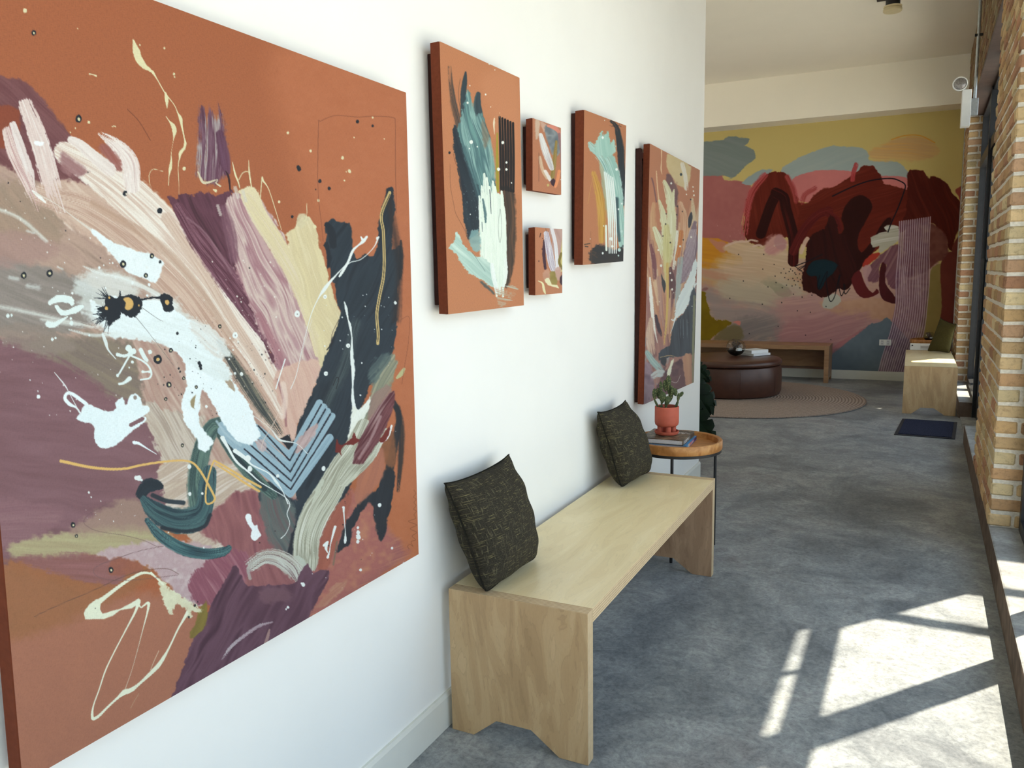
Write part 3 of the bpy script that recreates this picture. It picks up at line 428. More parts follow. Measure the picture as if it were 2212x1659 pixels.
def art_small_top(X, Y):
    p = Paint(X, Y, (182, 118, 86), 3)
    p.B([(1157, 254), (1166, 258), (1164, 290), (1158, 300)], [(206, 186, 166)], .8, 3, 2)
    p.B([(1166, 262), (1180, 268), (1184, 282), (1174, 284)], [(200, 164, 146)], .9, 2, 2)
    p.B([(1176, 276), (1190, 270), (1206, 278), (1212, 300), (1210, 330), (1196, 336), (1184, 310)], [(96, 104, 112), (140, 146, 148), (70, 76, 86)], 1, 3, 3, rs=5)
    p.S([(1184, 272, 3), (1196, 275, 5), (1206, 284, 4), (1211, 300, 2)], 4, [(224, 146, 122), (204, 120, 104)], 1, .3, .5)
    p.S([(1208, 290, 4), (1213, 330, 5), (1214, 380, 4)], 5, [(156, 118, 116), (132, 92, 96)], .9, .6, .5)
    p.S([(1202, 306, 3), (1198, 345, 5), (1193, 385, 5)], 5, [(132, 108, 44), (166, 140, 90)], 1, .3, .5)
    p.S([(1168, 292, 5), (1176, 320, 8), (1188, 352, 7), (1192, 364, 5)], 7, [(226, 220, 214), (196, 188, 186), (234, 230, 226), (150, 140, 146)], 1, .2, .4, 6)
    p.S([(1166, 340), (1172, 366), (1182, 384)], 4, [(222, 204, 176), (196, 160, 130)], .9, .4, .6)
    p.S([(1178, 370), (1188, 388)], 4, [(228, 216, 208)], 1, .3, .6)
    p.B([(1188, 392), (1196, 386), (1202, 396), (1196, 404)], [(58, 34, 46)], 1, 1, 2); p.S([(1208, 370), (1204, 390), (1200, 402)], 4, [(222, 128, 74), (230, 160, 120)], 1, .3, .6)
    p.S([(1164, 330), (1164, 392)], .6, [(96, 60, 48)]); p.D([(1184, 400, 3)], (196, 176, 110)); p.D([(1213, 360, 1), (1211, 388, 1)], (236, 230, 224))
    return p
def art_small_low(X, Y):
    p = Paint(X, Y, (186, 122, 88), 4)
    p.B([(1186, 492), (1220, 495), (1220, 560), (1200, 560), (1190, 520)], [(176, 140, 134), (196, 166, 156)], .9, 3, 3, ang=70)
    p.S([(1176, 520, 3), (1175, 550, 4), (1178, 580, 3)], 4, [(66, 38, 52)], 1, .3, .6)
    p.S([(1180, 505, 6), (1186, 540, 8), (1192, 572, 8), (1196, 586, 5)], 8, [(226, 222, 226), (158, 136, 154), (232, 230, 232), (178, 160, 174)], 1, .15, .4, 7, con=2)
    p.S([(1192, 494), (1200, 530), (1204, 580)], 4, [(236, 234, 234), (210, 200, 206)], 1, .2, .6)
    p.S([(1217, 516), (1214, 545), (1212, 585)], 3, [(222, 208, 150), (200, 180, 110)], 1, .3, .5)
    p.S([(1212, 548), (1208, 566), (1214, 580)], 3, [(128, 110, 52)], 1, .3, .5)
    p.B([(1186, 592), (1198, 586), (1206, 600), (1202, 616), (1192, 612)], [(134, 114, 52), (164, 146, 90)], 1, 1.5, 2)
    p.B([(1172, 590), (1184, 580), (1190, 596), (1184, 610), (1176, 606)], [(206, 160, 136), (186, 136, 112)], .9, 2, 3); p.B([(1198, 580), (1212, 578), (1210, 600), (1204, 606)], [(196, 158, 146)], .9, 2, 2)
    p.B([(1209, 600), (1216, 592), (1218, 606), (1212, 616)], [(56, 34, 48)], 1, 1, 2)
    p.L([(1163, 607, 1), (1172, 612, 2), (1175, 626, 3), (1178, 634, 1.4)], 2, (226, 216, 170)); p.B([(1176, 604), (1186, 600), (1192, 614), (1204, 616), (1208, 624), (1198, 620), (1184, 616)], [(228, 220, 180)], 1, 1, 2)
    p.L([(1168, 504), (1166, 512)], 1, (60, 30, 30)); p.D([(1164, 564, 1.4), (1172, 515, 1), (1171, 538, 1.4), (1176, 576, 2)], (50, 28, 34)); p.L([(1178, 488, .5), (1180, 500, .5)], .6, (60, 40, 40))
    return p
def art_mid(X, Y):
    p = Paint(X, Y, (182, 118, 82), 5)
    p.S([(1320, 262, 3), (1332, 275, 6), (1340, 320, 9), (1344, 380, 8), (1346, 440, 6)], 7, [(26, 34, 42), (40, 48, 54)], 1, .4, .5, 4, (.3, .3))
    for k in range(14): p.L([(1326 + (k % 5) * 4, 264 + k), (1316 + (k * 7) % 30, 262 + (k * 5) % 14)], .5, (52, 40, 36), op=.8)
    p.B([(1296, 350), (1312, 340), (1322, 400), (1326, 470), (1312, 470), (1302, 410)], [(150, 150, 116), (170, 176, 150)], .9, 4, 3, ang=78)
    p.S([(1282, 375, 7), (1294, 420, 11), (1300, 470, 12), (1300, 520, 8)], 11, [(192, 142, 48), (206, 160, 80), (170, 120, 44)], .95, .6, .5, 6, (.4, .3))
    p.S([(1274, 310, 5), (1282, 320, 10), (1300, 330, 16), (1318, 360, 17), (1330, 410, 15), (1338, 470, 12), (1343, 530, 7)], 14, [(166, 202, 190), (140, 180, 170), (190, 216, 206), (110, 150, 146)], 1, .15, .5, 8, (.4, .2))
    p.B([(1290, 300), (1300, 284), (1304, 296), (1312, 286), (1318, 310), (1326, 300), (1330, 330), (1300, 340), (1284, 326)], [(178, 208, 196), (150, 190, 178)], 1, 2, 4, rs=4, ang=80)
    p.B([(1280, 536), (1300, 528), (1330, 540), (1346, 530), (1346, 570), (1290, 574), (1272, 560)], [(44, 42, 42), (30, 36, 42)], .95, 6, 5, rs=5)
    for q in ([(1263, 528), (1274, 526)], [(1264, 532), (1270, 533)], [(1276, 542), (1288, 546), (1284, 550)], [(1278, 548), (1290, 556)]): p.L(q, 1.4, (70, 56, 46), 1.)
    p.S([(1332, 430, 6), (1334, 480, 5), (1338, 520, 4)], 5, [(36, 60, 68)], .8, .7)
    for k in range(5): p.L([(1306 + 4.4 * k, 372 + 3 * k, 1.6), (1312 + 4 * k, 430, 1.9), (1315 + 4 * k, 480, 1.7), (1316 + 3.8 * k, 547, 1.2)], 1.7, (230, 236, 230), .4)
    p.S([(1308, 375), (1314, 430), (1318, 500)], 6, [(224, 232, 224)], .55, .8)
    p.L([(1309, 488, 2.4), (1310, 540, 2.4)], 2.4, (228, 234, 222), .2); p.D([(1302, 547, 2.4), (1304, 488, 1.4), (1332, 366, 3), (1302, 297, 3), (1336, 452, 2), (1343, 440, 2), (1275, 516, 1), (1306, 260, 1), (1320, 516, 4), (1323, 532, 3)], (234, 238, 232))
    p.L([(1270, 440), (1277, 400), (1285, 370)], .6, (196, 146, 84)); p.L([(1276, 500), (1278, 566)], .5, (110, 66, 44), op=.7)
    p.D([(1343, 500, 3), (1338, 540, 4), (1336, 552, 2)], (190, 214, 206))
    return p
def art_far(X, Y):
    p = Paint(X, Y, (182, 120, 88), 6); S0 = p.S
    p.S = lambda pts, w, cols, op=1., soft=.12, rough=.25, fr=7., dry=(.3, .55), **k: S0(pts, w, cols, op, soft, max(rough, .7), fr, dry, **k)
    p.B([(1394, 540), (1440, 500), (1500, 560), (1502, 830), (1390, 874)], [(150, 104, 96), (168, 122, 108), (120, 76, 78)], 1, 8, 6, ang=84, fr=.1)
    p.B([(1440, 336), (1448, 334), (1486, 354), (1492, 368), (1488, 396), (1480, 408), (1470, 402), (1460, 396), (1450, 378), (1440, 362)], [(200, 176, 130), (212, 192, 150)], 1, 2, 3)
    Rf = np.random.RandomState(21); pal = [(206, 164, 124), (190, 130, 98), (218, 186, 152), (150, 104, 100), (222, 206, 170), (176, 120, 92), (126, 84, 86), (204, 150, 116)]
    for k in range(70):
        a_ = Rf.uniform(-.42, .42); r0, r1 = Rf.uniform(20, 170), Rf.uniform(60, 150); x0, y0 = 1442 + a_ * r0 * .8, 770 - r0 * 1.25; x1, y1 = 1442 + a_ * (r0 + r1) * .8, 770 - (r0 + r1) * 1.25
        p.S([(x0, y0, 2), ((x0 + x1) / 2 + Rf.uniform(-3, 3), (y0 + y1) / 2, Rf.uniform(3, 7)), (x1, y1, 2)], 5, [pal[Rf.randint(8)], pal[Rf.randint(8)]], .75, .6, .8, 5, (.2, .5))
    for k in range(36):
        x0, y0 = Rf.uniform(1395, 1500), Rf.uniform(690, 850); p.S([(x0, y0, 2), (x0 + Rf.uniform(-10, 10), y0 + Rf.uniform(10, 30), Rf.uniform(3, 7)), (x0 + Rf.uniform(-16, 16), y0 + Rf.uniform(30, 50), 2)], 5, [[(96, 62, 70), (160, 116, 104)], [(186, 150, 130), (128, 90, 94)], [(168, 178, 172), (120, 108, 112)], [(74, 46, 56), (110, 74, 78)]][Rf.randint(4)], .75, .6, .8, 5, (.2, .4))
    p.S([(1474, 355), (1480, 380), (1483, 408)], 5, [(226, 218, 204)], .95, .4, .5); p.D([(1471, 377, 3)], (40, 60, 70))
    p.B([(1440, 378), (1446, 376), (1456, 394), (1464, 410), (1464, 442), (1456, 446), (1446, 430), (1438, 402)], [(116, 82, 82), (92, 62, 70)], .95, 3, 3)
    p.S([(1408, 385), (1412, 400), (1418, 436)], 2, [(110, 70, 76)], .8, .7); p.L([(1418, 370), (1420, 400), (1424, 436), (1430, 450)], 1.4, (218, 180, 140))
    p.S([(1412, 440, 4), (1410, 480, 9), (1416, 540, 10)], 9, [(206, 164, 124), (190, 140, 100)], .95, .5, .4)
    p.S([(1470, 440, 6), (1478, 480, 10), (1470, 560, 10)], 9, [(218, 176, 144), (196, 142, 106), (226, 200, 170)], .95, .4, .4)
    p.S([(1496, 430, 3), (1498, 470, 6), (1494, 520, 5)], 5, [(212, 192, 158)], .9, .4)
    Cr = [(222, 218, 184), (208, 202, 160), (230, 228, 204)]
    p.S([(1435, 392, 4), (1443, 414, 7), (1449, 450, 9), (1450, 500, 11), (1446, 560, 7)], 9, Cr, 1, .12, .4)
    p.S([(1456, 410, 2), (1453, 430, 5), (1452, 470, 6)], 5, Cr, 1, .12, .4); p.S([(1424, 434, 3), (1430, 456, 6), (1437, 500, 8), (1442, 560, 6)], 7, Cr, 1, .12, .4)
    p.S([(1414, 494, 5), (1424, 520, 8), (1434, 556, 6)], 7, Cr, 1, .12, .5)
    p.S([(1440, 490, 8), (1442, 530, 13), (1440, 580, 9), (1438, 620, 4)], 11, [(190, 180, 108), (212, 202, 146), (166, 146, 76)], .9, .5, .4)
    p.S([(1463, 500), (1460, 540), (1455, 580)], 3, [(234, 232, 216)], .9, .3)
    p.S([(1472, 502), (1468, 530), (1462, 560)], 5, [(206, 132, 60), (190, 110, 60)], 1, .3, .5)
    p.B([(1493, 457), (1496, 466), (1493, 486), (1488, 492), (1486, 482), (1487, 470)], [(32, 36, 48)], 1, .6, 1)
    p.B([(1478, 540), (1486, 510), (1494, 490), (1504, 480), (1504, 560), (1492, 590), (1476, 610), (1466, 610)], [(148, 122, 132), (120, 94, 108)], 1, 2, 3, ang=-72)
    for k in range(9): p.L([(1490 + 1.8 * k, 496), (1478 + 2.6 * k, 560), (1468 + 2.6 * k, 610)], .6, (206, 192, 196), .3)
    p.S([(1470, 560), (1466, 600), (1462, 660)], 7, [(150, 160, 160), (176, 184, 180)], .95, .4, .4)
    p.S([(1448, 580, 4), (1452, 610, 8), (1452, 640, 7)], 8, [(78, 40, 48), (100, 62, 66)], 1, .4, .5)
    p.B([(1504, 552), (1504, 606), (1494, 640), (1482, 668), (1470, 682), (1462, 688), (1458, 670), (1464, 648), (1476, 620), (1490, 590)], [(234, 240, 236), (214, 222, 222)], 1, 1.5, 4, rs=5, ang=-65)
    p.B([(1498, 616), (1504, 640), (1502, 700), (1498, 764), (1480, 768), (1450, 772), (1424, 778), (1424, 764), (1436, 752), (1446, 740), (1452, 704), (1464, 690), (1486, 660)], [(42, 48, 60), (56, 66, 78), (34, 38, 50)], 1, 1.5, 3, ang=88)
    p.L([(1462, 680, 2), (1456, 692, 2), (1450, 690, 1)], 2, (228, 232, 230)); p.L([(1458, 690, 1.4), (1453, 708, .8), (1448, 720, .6)], 1, (228, 232, 230))
    for x in (1470, 1476, 1484): p.L([(x, 690), (x + .5, 730)], .5, (120, 130, 140))
    p.S([(1404, 600, 2), (1407, 650, 4), (1412, 700, 3), (1420, 740, 1)], 3, [(234, 228, 218)], 1, .2, .4)
    p.S([(1396, 600, 4), (1398, 680, 7), (1400, 740, 6)], 6, [(176, 132, 116), (140, 92, 90)], .9, .6)
    p.S([(1406, 530, 4), (1412, 560, 6), (1414, 600, 5)], 5, [(112, 60, 68)], .9, .5, .6)
    p.L([(1441, 570, 3), (1442, 630, 2.6), (1440, 690, 2.4), (1435, 744, 2)], 2.5, (206, 172, 96), .4)
    p.S([(1424, 600), (1428, 650), (1430, 700)], 6, [(186, 146, 128), (160, 116, 108)], .9, .5)
    p.B([(1428, 590), (1432, 600), (1438, 612), (1437, 626), (1435, 634), (1431, 620)], [(44, 46, 52)], 1, .6, 1)
    p.S([(1417, 682, 3), (1422, 706, 5), (1428, 724, 3)], 5, [(58, 40, 52)], 1, .4, .6)
    p.S([(1406, 690, 5), (1404, 730, 10), (1408, 760, 9)], 9, [(218, 192, 168), (190, 150, 128), (228, 214, 198)], 1, .3, .5)
    p.S([(1398, 762, 6), (1410, 780, 9), (1428, 800, 8)], 8, [(170, 190, 180), (140, 160, 158)], 1, .4, .5)
    p.B([(1390, 790), (1404, 786), (1414, 830), (1406, 866), (1390, 874)], [(128, 104, 118), (150, 126, 134), (90, 70, 86)], 1, 4, 4)
    p.S([(1412, 812, 7), (1424, 806, 9), (1440, 812, 9)], 9, [(172, 178, 176), (196, 196, 190), (140, 146, 150)], 1, .3, .5)
    p.B([(1438, 800), (1470, 776), (1482, 800), (1480, 836), (1440, 856), (1420, 862), (1416, 840)], [(92, 58, 64), (110, 76, 78), (72, 44, 54)], 1, 3, 4)
    p.B([(1440, 806), (1450, 780), (1456, 776), (1452, 796), (1446, 812)], [(226, 222, 196)], 1, 1, 2); p.B([(1430, 772), (1440, 775), (1436, 790), (1428, 784)], [(40, 46, 54)], 1, 1, 2)
    p.B([(1474, 770), (1492, 764), (1494, 830), (1482, 836), (1476, 800)], [(192, 144, 112), (168, 110, 94)], 1, 2, 3, ang=80)
    p.S([(1500, 640), (1498, 720), (1496, 826)], 3, [(150, 148, 108), (120, 120, 96)], .9, .4)
    p.L([(1426, 772), (1445, 768), (1458, 770)], .8, (190, 160, 110)); p.L([(1450, 824), (1462, 826), (1470, 810)], .6, (200, 190, 180))
    p.D([(1450, 396, 2.4), (1497, 404, 1.6), (1498, 413, 1.8), (1499, 422, 2), (1483, 420, 1.6), (1493, 512, 2), (1428, 574, 3), (1451, 605, 2.6), (1452, 625, 2.4), (1469, 532, 2.4), (1422, 540, 2), (1448, 590, 2)], (236, 232, 220)); p.D([(1463, 446, 1.8), (1462, 464, 1.8), (1474, 457, 1.6), (1438, 484, 1.8), (1432, 510, 1.6), (1448, 524, 1.8), (1476, 518, 1.8), (1492, 431, 1.6), (1439, 462, 1.4)], (48, 40, 40))
    p.L([(1429, 322, 1.6), (1429, 345, .8), (1428, 365, 1.4), (1430, 376, .8)], 1.2, (228, 196, 156)); p.spray(1400, 520, 1500, 700, 30, .5, 1.4, (228, 216, 200), 4)
    return p
def art_mural(X, Y):
    p = Paint(X, Y, (166, 148, 88), 7)
    c = lambda *q: [(1500 + a / 3.687, 220 + b / 3.687) for a, b in q]
    e = lambda *q: [(1500 + a / 5.53, 600 + b / 5.53) for a, b in q]
    # broad grounds
    p.B(c((-700, 1300), (700, 1250), (1500, 1350), (1960, 1300), (1960, 2300), (-700, 2300)), [(156, 124, 104), (150, 116, 100), (160, 134, 110)], 1, 6, 6, ang=10)
    p.B(c((-700, 580), (150, 585), (220, 590), (240, 625), (340, 630), (450, 665), (420, 780), (380, 960), (400, 1120), (200, 1130), (-700, 1130)), [(142, 86, 78), (134, 78, 72)], 1, 1.5, 2)
    p.B(c((-700, 330), (120, 318), (250, 285), (300, 280), (440, 296), (400, 350), (470, 380), (484, 440), (440, 490), (360, 560), (300, 610), (260, 618), (230, 590), (-700, 590)), [(106, 112, 104), (98, 106, 98)], 1, 1, 2.5, ang=20)
    p.B(c((690, 545), (800, 460), (930, 400), (1080, 355), (1200, 362), (1340, 366), (1390, 430), (1400, 470), (1600, 476), (1690, 540), (1700, 620), (1400, 600), (1100, 560), (880, 590), (780, 650)), [(132, 140, 130), (126, 136, 128)], 1, 1, 2.5, ang=-20)
    p.B(c((380, 645), (460, 580), (540, 545), (620, 540), (560, 600), (450, 665)), [(122, 132, 126)], 1, 1.5, 2.5, ang=-30)
    p.B(c((780, 620), (900, 565), (1060, 540), (1240, 552), (1480, 585), (1700, 612), (1700, 740), (1400, 760), (900, 800), (800, 740)), [(166, 98, 90), (158, 92, 86)], 1, 1, 2)
    p.B(c((1560, 312), (1640, 285), (1760, 265), (1880, 300), (1920, 330), (1960, 390), (1900, 440), (1780, 470), (1600, 462), (1440, 470), (1400, 440), (1390, 395), (1480, 360)), [(176, 142, 84), (164, 130, 84), (180, 136, 70)], .9, 6, 4, ang=4)
    p.L(c((1570, 300), (1680, 268), (1800, 270), (1915, 325)), 1.4, (176, 120, 40), .6, .8)
    # red mass
    RED = [(84, 25, 13), (76, 21, 10), (90, 30, 17)]
    p.B(c((1400, 780), (1500, 700), (1690, 700), (1690, 600), (1712, 545), (1800, 548), (1830, 565), (1870, 610), (1885, 588), (1960, 615), (2020, 660), (2050, 730), (2110, 790), (2118, 950), (2080, 1080), (2060, 1160), (2050, 1190), (2020, 1160), (2010, 1080), (1940, 1010), (1880, 960), (1700, 1010), (1560, 1080), (1400, 1000)), [(70, 19, 10), (62, 15, 7), (76, 25, 15)], 1, 1.2, 2.5, ang=70)
    p.B(c((820, 800), (900, 810), (1000, 700), (1100, 685), (1190, 632), (1250, 595), (1320, 540), (1345, 515), (1420, 514), (1480, 580), (1520, 655), (1640, 690), (1690, 720), (1680, 900), (1600, 1080), (1450, 1180), (1350, 1290), (1200, 1300), (1000, 1200), (860, 1130), (800, 1000)), RED, 1, 1.5, 3, ang=-20)
    p.S(c((1290, 500), (1270, 560), (1260, 620)), 6, [(160, 60, 60), (120, 40, 38)], .9, .5, .8, 5, (.5, .3))
    p.B(c((400, 1050), (396, 900), (420, 760), (470, 660), (560, 580), (660, 556), (730, 575), (780, 650), (810, 740), (830, 800), (800, 1060), (720, 1080), (640, 1070), (600, 1110), (560, 1150), (490, 1140), (430, 1110)), RED, 1, 1.5, 3, ang=80)
    p.S(c((560, 590), (460, 720), (420, 880), (400, 1040)), 9, [(130, 44, 42), (160, 74, 72), (110, 30, 26)], .85, .4, .6, 6, (.3, .5))
    p.S(c((740, 600), (790, 700), (810, 790)), 7, [(120, 40, 36), (150, 70, 66)], .8, .5, .6, 5, (.3, .5))
    p.S(c((860, 800), (880, 740), (960, 690)), 7, [(150, 70, 66), (110, 34, 28)], .8, .6, .8, 5, (.4, .5))
    # warm clouds underneath
    p.B(c((-700, 1075), (70, 1085), (240, 1110), (300, 1160), (400, 1230), (420, 1270), (300, 1320), (80, 1330), (-700, 1320)), [(176, 122, 32), (164, 108, 30)], 1, 3, 4, ang=8)
    p.B(c((110, 1090), (180, 1110), (260, 1130), (240, 1200), (190, 1180)), [(160, 106, 84)], .9, 4, 3)
    p.B(c((230, 1155), (300, 1115), (420, 1105), (470, 1150), (560, 1160), (640, 1140), (720, 1130), (740, 1270), (640, 1330), (420, 1330), (380, 1240), (270, 1200)), [(176, 150, 114), (164, 136, 104)], 1, 3, 4, ang=12)
    p.B(c((-700, 1310), (200, 1320), (400, 1290), (620, 1300), (860, 1300), (880, 1520), (700, 1560), (400, 1500), (100, 1480), (-700, 1440)), [(166, 128, 84), (156, 130, 98), (160, 120, 92)], .95, 26, 10, ang=10)
    p.B(c((240, 1420), (480, 1380), (760, 1420), (860, 1560), (620, 1640), (300, 1600), (180, 1520)), [(150, 136, 112), (158, 146, 120)], .95, 26, 10, ang=12)
    p.B(c((520, 1440), (580, 1385), (640, 1395), (660, 1440), (740, 1470), (780, 1540), (700, 1560), (640, 1520), (600, 1470)), [(132, 124, 98)], .9, 2, 2.5)
    p.B(c((80, 1490), (300, 1600), (700, 1640), (900, 1640), (640, 1760), (300, 1780), (120, 1680)), [(140, 122, 112), (128, 116, 106)], .9, 34, 10, ang=8)
    p.B(c((680, 1560), (900, 1540), (1200, 1600), (1600, 1640), (1560, 1900), (1100, 2060), (760, 1960), (640, 1800)), [(152, 116, 104), (146, 110, 102), (160, 124, 110)], .95, 44, 10, ang=-8)
    p.B(c((1000, 1600), (1180, 1580), (1500, 1560), (1640, 1600), (1600, 1720), (1200, 1720)), [(164, 128, 100), (150, 112, 84)], .9, 8, 5)
    p.B(c((1020, 1600), (1060, 1530), (1140, 1540), (1170, 1590), (1100, 1640), (1030, 1640)), [(150, 148, 130)], .95, 2, 3)
    p.B(e((500, 480), (700, 460), (1000, 520), (1040, 740), (560, 760), (340, 700), (300, 620)), [(118, 108, 98), (106, 98, 92), (128, 116, 104)], .95, 26, 10, ang=-15)
    p.B(e((1000, 640), (1300, 460), (1800, 420), (2100, 480), (1800, 780), (1660, 890), (1400, 900), (1040, 900)), [(148, 108, 100), (138, 98, 94), (154, 116, 106)], .95, 26, 10, ang=-12)
    p.B(e((-700, 160), (85, 165), (120, 200), (140, 260), (160, 340), (190, 380), (180, 430), (250, 500), (330, 500), (450, 540), (380, 590), (300, 650), (220, 710), (90, 760), (-700, 760)), [(110, 90, 10), (98, 78, 8)], 1, 1, 3.5, rs=6)
    p.B(e((380, 590), (470, 560), (550, 580), (560, 740), (220, 740), (300, 660)), [(96, 84, 52)], .85, 5, 4); p.B(e((440, 530), (500, 515), (550, 520), (545, 570), (500, 550)), [(170, 106, 92)], 1, 1, 2); p.B(e((85, 150), (120, 115), (165, 125), (150, 150), (110, 155)), [(120, 84, 78)], .9, 1.5, 2)
    # grey blue wedge, lower right
    p.B([(1795, 765), (1815, 750), (1880, 700), (1886, 699), (1900, 696), (1912, 688), (1922, 690), (1950, 720), (1980, 760), (2000, 840), (1790, 840)], [(88, 98, 100), (78, 88, 92)], 1, 1, 2.5, rs=6)
    p.B([(1795, 752), (1830, 730), (1880, 700), (1815, 751), (1795, 768)], [(140, 84, 84)], .6, 2, 2)
    # right hand bands
    p.B(c((1880, 1360), (1910, 1310), (1960, 1290), (2000, 1320), (1970, 1700), (1960, 1900), (1840, 2300), (1640, 2300), (1820, 1700)), [(128, 110, 62), (118, 102, 56)], 1, 1, 1.5)
    p.B(c((1960, 1310), (2010, 1200), (2050, 1190), (2080, 1100), (2200, 1090), (2200, 2300), (1880, 2300), (1950, 1800), (1970, 1600)), [(92, 42, 32), (84, 36, 28)], 1, 1, 1.5)
    p.B(c((2080, 700), (2200, 690), (2200, 1100), (2110, 1060), (2118, 800)), [(130, 60, 48)], 1, 1, 1.5)
    p.B(c((1640, 1300), (1660, 1150), (1700, 1000), (1880, 960), (2000, 1060), (2020, 1160), (1990, 1240), (1900, 1310), (1860, 1340), (1700, 1400)), [(104, 62, 52), (86, 44, 38), (116, 78, 66)], .95, 4, 4)
    p.B(c((200, 1260), (420, 1160), (640, 1150), (760, 1200), (820, 1320), (700, 1420), (460, 1440), (260, 1380)), [(176, 154, 122), (166, 142, 112), (182, 160, 130)], .8, 30, 8, ang=8)
    p.B(c((560, 1120), (620, 1075), (700, 1070), (730, 1160), (640, 1210), (570, 1190)), [(172, 132, 120), (160, 112, 104)], .9, 10, 6, ang=-30)
    for q in ([(430, 1110), (450, 1100), (500, 1110)], [(250, 1150), (330, 1118), (420, 1112)], [(470, 1150), (510, 1140), (540, 1152)], [(640, 1145), (700, 1130), (740, 1140)]): p.S(c(*q), 2.4, [(190, 170, 146), (170, 140, 120)], .9, .4, 1., 4, (.3, .5))
    # deep red calligraphy
    DK = [(33, 6, 4), (38, 8, 5)]
    p.S(c((530, 1050), (570, 930), (610, 820), (650, 740)), 11.5, DK, 1, .1, .1, 4); p.S(c((650, 725), (710, 760), (730, 850), (760, 960), (790, 1100), (785, 1270)), 12, DK + [(70, 14, 10)], 1, .1, .15, 5, (0, .2))
    p.S(c((790, 1190), (850, 1060), (920, 960), (1000, 890), (1070, 870)), 10, [(82, 22, 18), (64, 14, 12), (100, 34, 28)], 1, .15, .3, 6, (.1, .3))
    p.S(c((1060, 890), (1130, 930), (1160, 1010)), 7, [(84, 24, 20), (64, 14, 12)], .95, .2, .4, 5, (.1, .3))
    p.B(c((1190, 850), (1240, 780), (1310, 742), (1370, 760), (1414, 810), (1408, 870), (1360, 960), (1310, 1050), (1300, 1130), (1330, 1200), (1420, 1100), (1480, 990), (1540, 925), (1570, 935), (1540, 1010), (1460, 1130), (1400, 1230), (1330, 1320), (1270, 1420), (1230, 1480), (1180, 1500), (1120, 1420), (1100, 1300), (1140, 1100), (1190, 1010), (1170, 930)), DK, 1, .8, 1.2)
    p.B(c((900, 1130), (960, 1040), (1040, 1010), (1080, 900), (1130, 950), (1150, 1050), (1200, 1060), (1240, 1150), (1290, 1300), (1240, 1430), (1130, 1500), (1060, 1550), (1000, 1555), (930, 1520), (870, 1500), (856, 1400), (880, 1280)), [(38, 9, 6), (43, 11, 8), (33, 7, 6)], 1, 1, 2.5, rs=5, ang=75)
    p.B(c((1250, 1410), (1310, 1340), (1340, 1400), (1370, 1470), (1420, 1520), (1450, 1490), (1470, 1520), (1420, 1550), (1350, 1565), (1290, 1520)), [(78, 22, 22)], 1, .8, 1); p.B(c((1480, 1320), (1510, 1265), (1530, 1330), (1520, 1440), (1560, 1500), (1600, 1560), (1600, 1605), (1540, 1595), (1490, 1560), (1470, 1460)), [(66, 20, 22), (52, 14, 16)], 1, .8, 1)
    p.B(c((1340, 1290), (1400, 1220), (1470, 1200), (1480, 1220), (1420, 1270), (1350, 1320)), [(140, 44, 30)], 1, 1.5, 2)
    p.B(c((1480, 1220), (1600, 1130), (1640, 1160), (1640, 1400), (1600, 1500), (1530, 1440), (1520, 1300), (1480, 1290), (1460, 1430), (1380, 1430), (1380, 1340)), [(104, 68, 72), (90, 54, 62), (122, 90, 88)], .95, 2, 3, ang=-60); p.B(c((1340, 1320), (1390, 1295), (1410, 1340), (1380, 1400), (1390, 1470), (1360, 1440)), [(150, 116, 110)], .9, 2, 3)
    p.B(c((1405, 1085), (1480, 1045), (1540, 1035), (1515, 1000), (1560, 980), (1620, 1000), (1640, 1060), (1620, 1110), (1560, 1150), (1500, 1200), (1465, 1195), (1470, 1150), (1420, 1160)), [(158, 154, 134), (144, 138, 116), (168, 164, 148)], 1, 1, 2, ang=-15)
    p.S(c((850, 1200), (880, 1120), (900, 1090)), 5, [(176, 150, 126)], .9, .4, .5); p.B(c((650, 1070), (700, 1060), (730, 1140), (700, 1180), (640, 1150)), [(150, 110, 104)], .8, 3, 3)
    p.B(c((890, 1350), (940, 1275), (1050, 1255), (1140, 1300), (1100, 1370), (1060, 1400), (1010, 1490), (985, 1490), (975, 1390), (930, 1390)), [(12, 28, 32), (16, 34, 38)], 1, 1, 1.5)
    # combed mauve ribbon
    p.B([(1943, 478), (2010, 468), (2006, 560), (2006, 620), (2002, 670), (1996, 720), (1976, 770), (1960, 830), (1890, 830), (1905, 770), (1922, 720), (1934, 660), (1934, 600), (1940, 540)], [(122, 92, 96), (96, 66, 78), (140, 116, 108)], .72, 1, 1, smooth=False)
    for k in range(15):
        t = k / 14.
        p.L([(1943 + 67 * t, 478 - 10 * t), (1941 + 66 * t, 540), (1936 + 70 * t + 2 * math.sin(k), 600), (1935 + 68 * t, 660), (1924 + 72 * t, 715), (1906 + 72 * t, 770), (1892 + 66 * t, 826)], .85, (176, 156, 156), .3, .9)
    # pen line, loops and dots
    K = (16, 12, 18)
    p.L(c((1100, 752), (1250, 680), (1400, 628), (1560, 610), (1640, 632), (1680, 665), (1665, 730), (1620, 850), (1570, 960), (1542, 1036)), 1.5, K, .2)
    p.L(c((800, 1310), (900, 1270), (1020, 1215)), 1.2, K, .5); p.L(c((800, 1310), (860, 1350), (820, 1330), (890, 1300), (830, 1340), (870, 1310)), .8, K, .4)
    p.L(c((1000, 1380), (980, 1450), (990, 1490), (1030, 1400), (1060, 1350), (1050, 1430), (1070, 1560), (1090, 1590), (1120, 1540), (1150, 1400), (1160, 1380), (1150, 1450), (1170, 1545), (1200, 1480), (1190, 1450), (1200, 1530), (1240, 1485)), 1.1, K, .3)
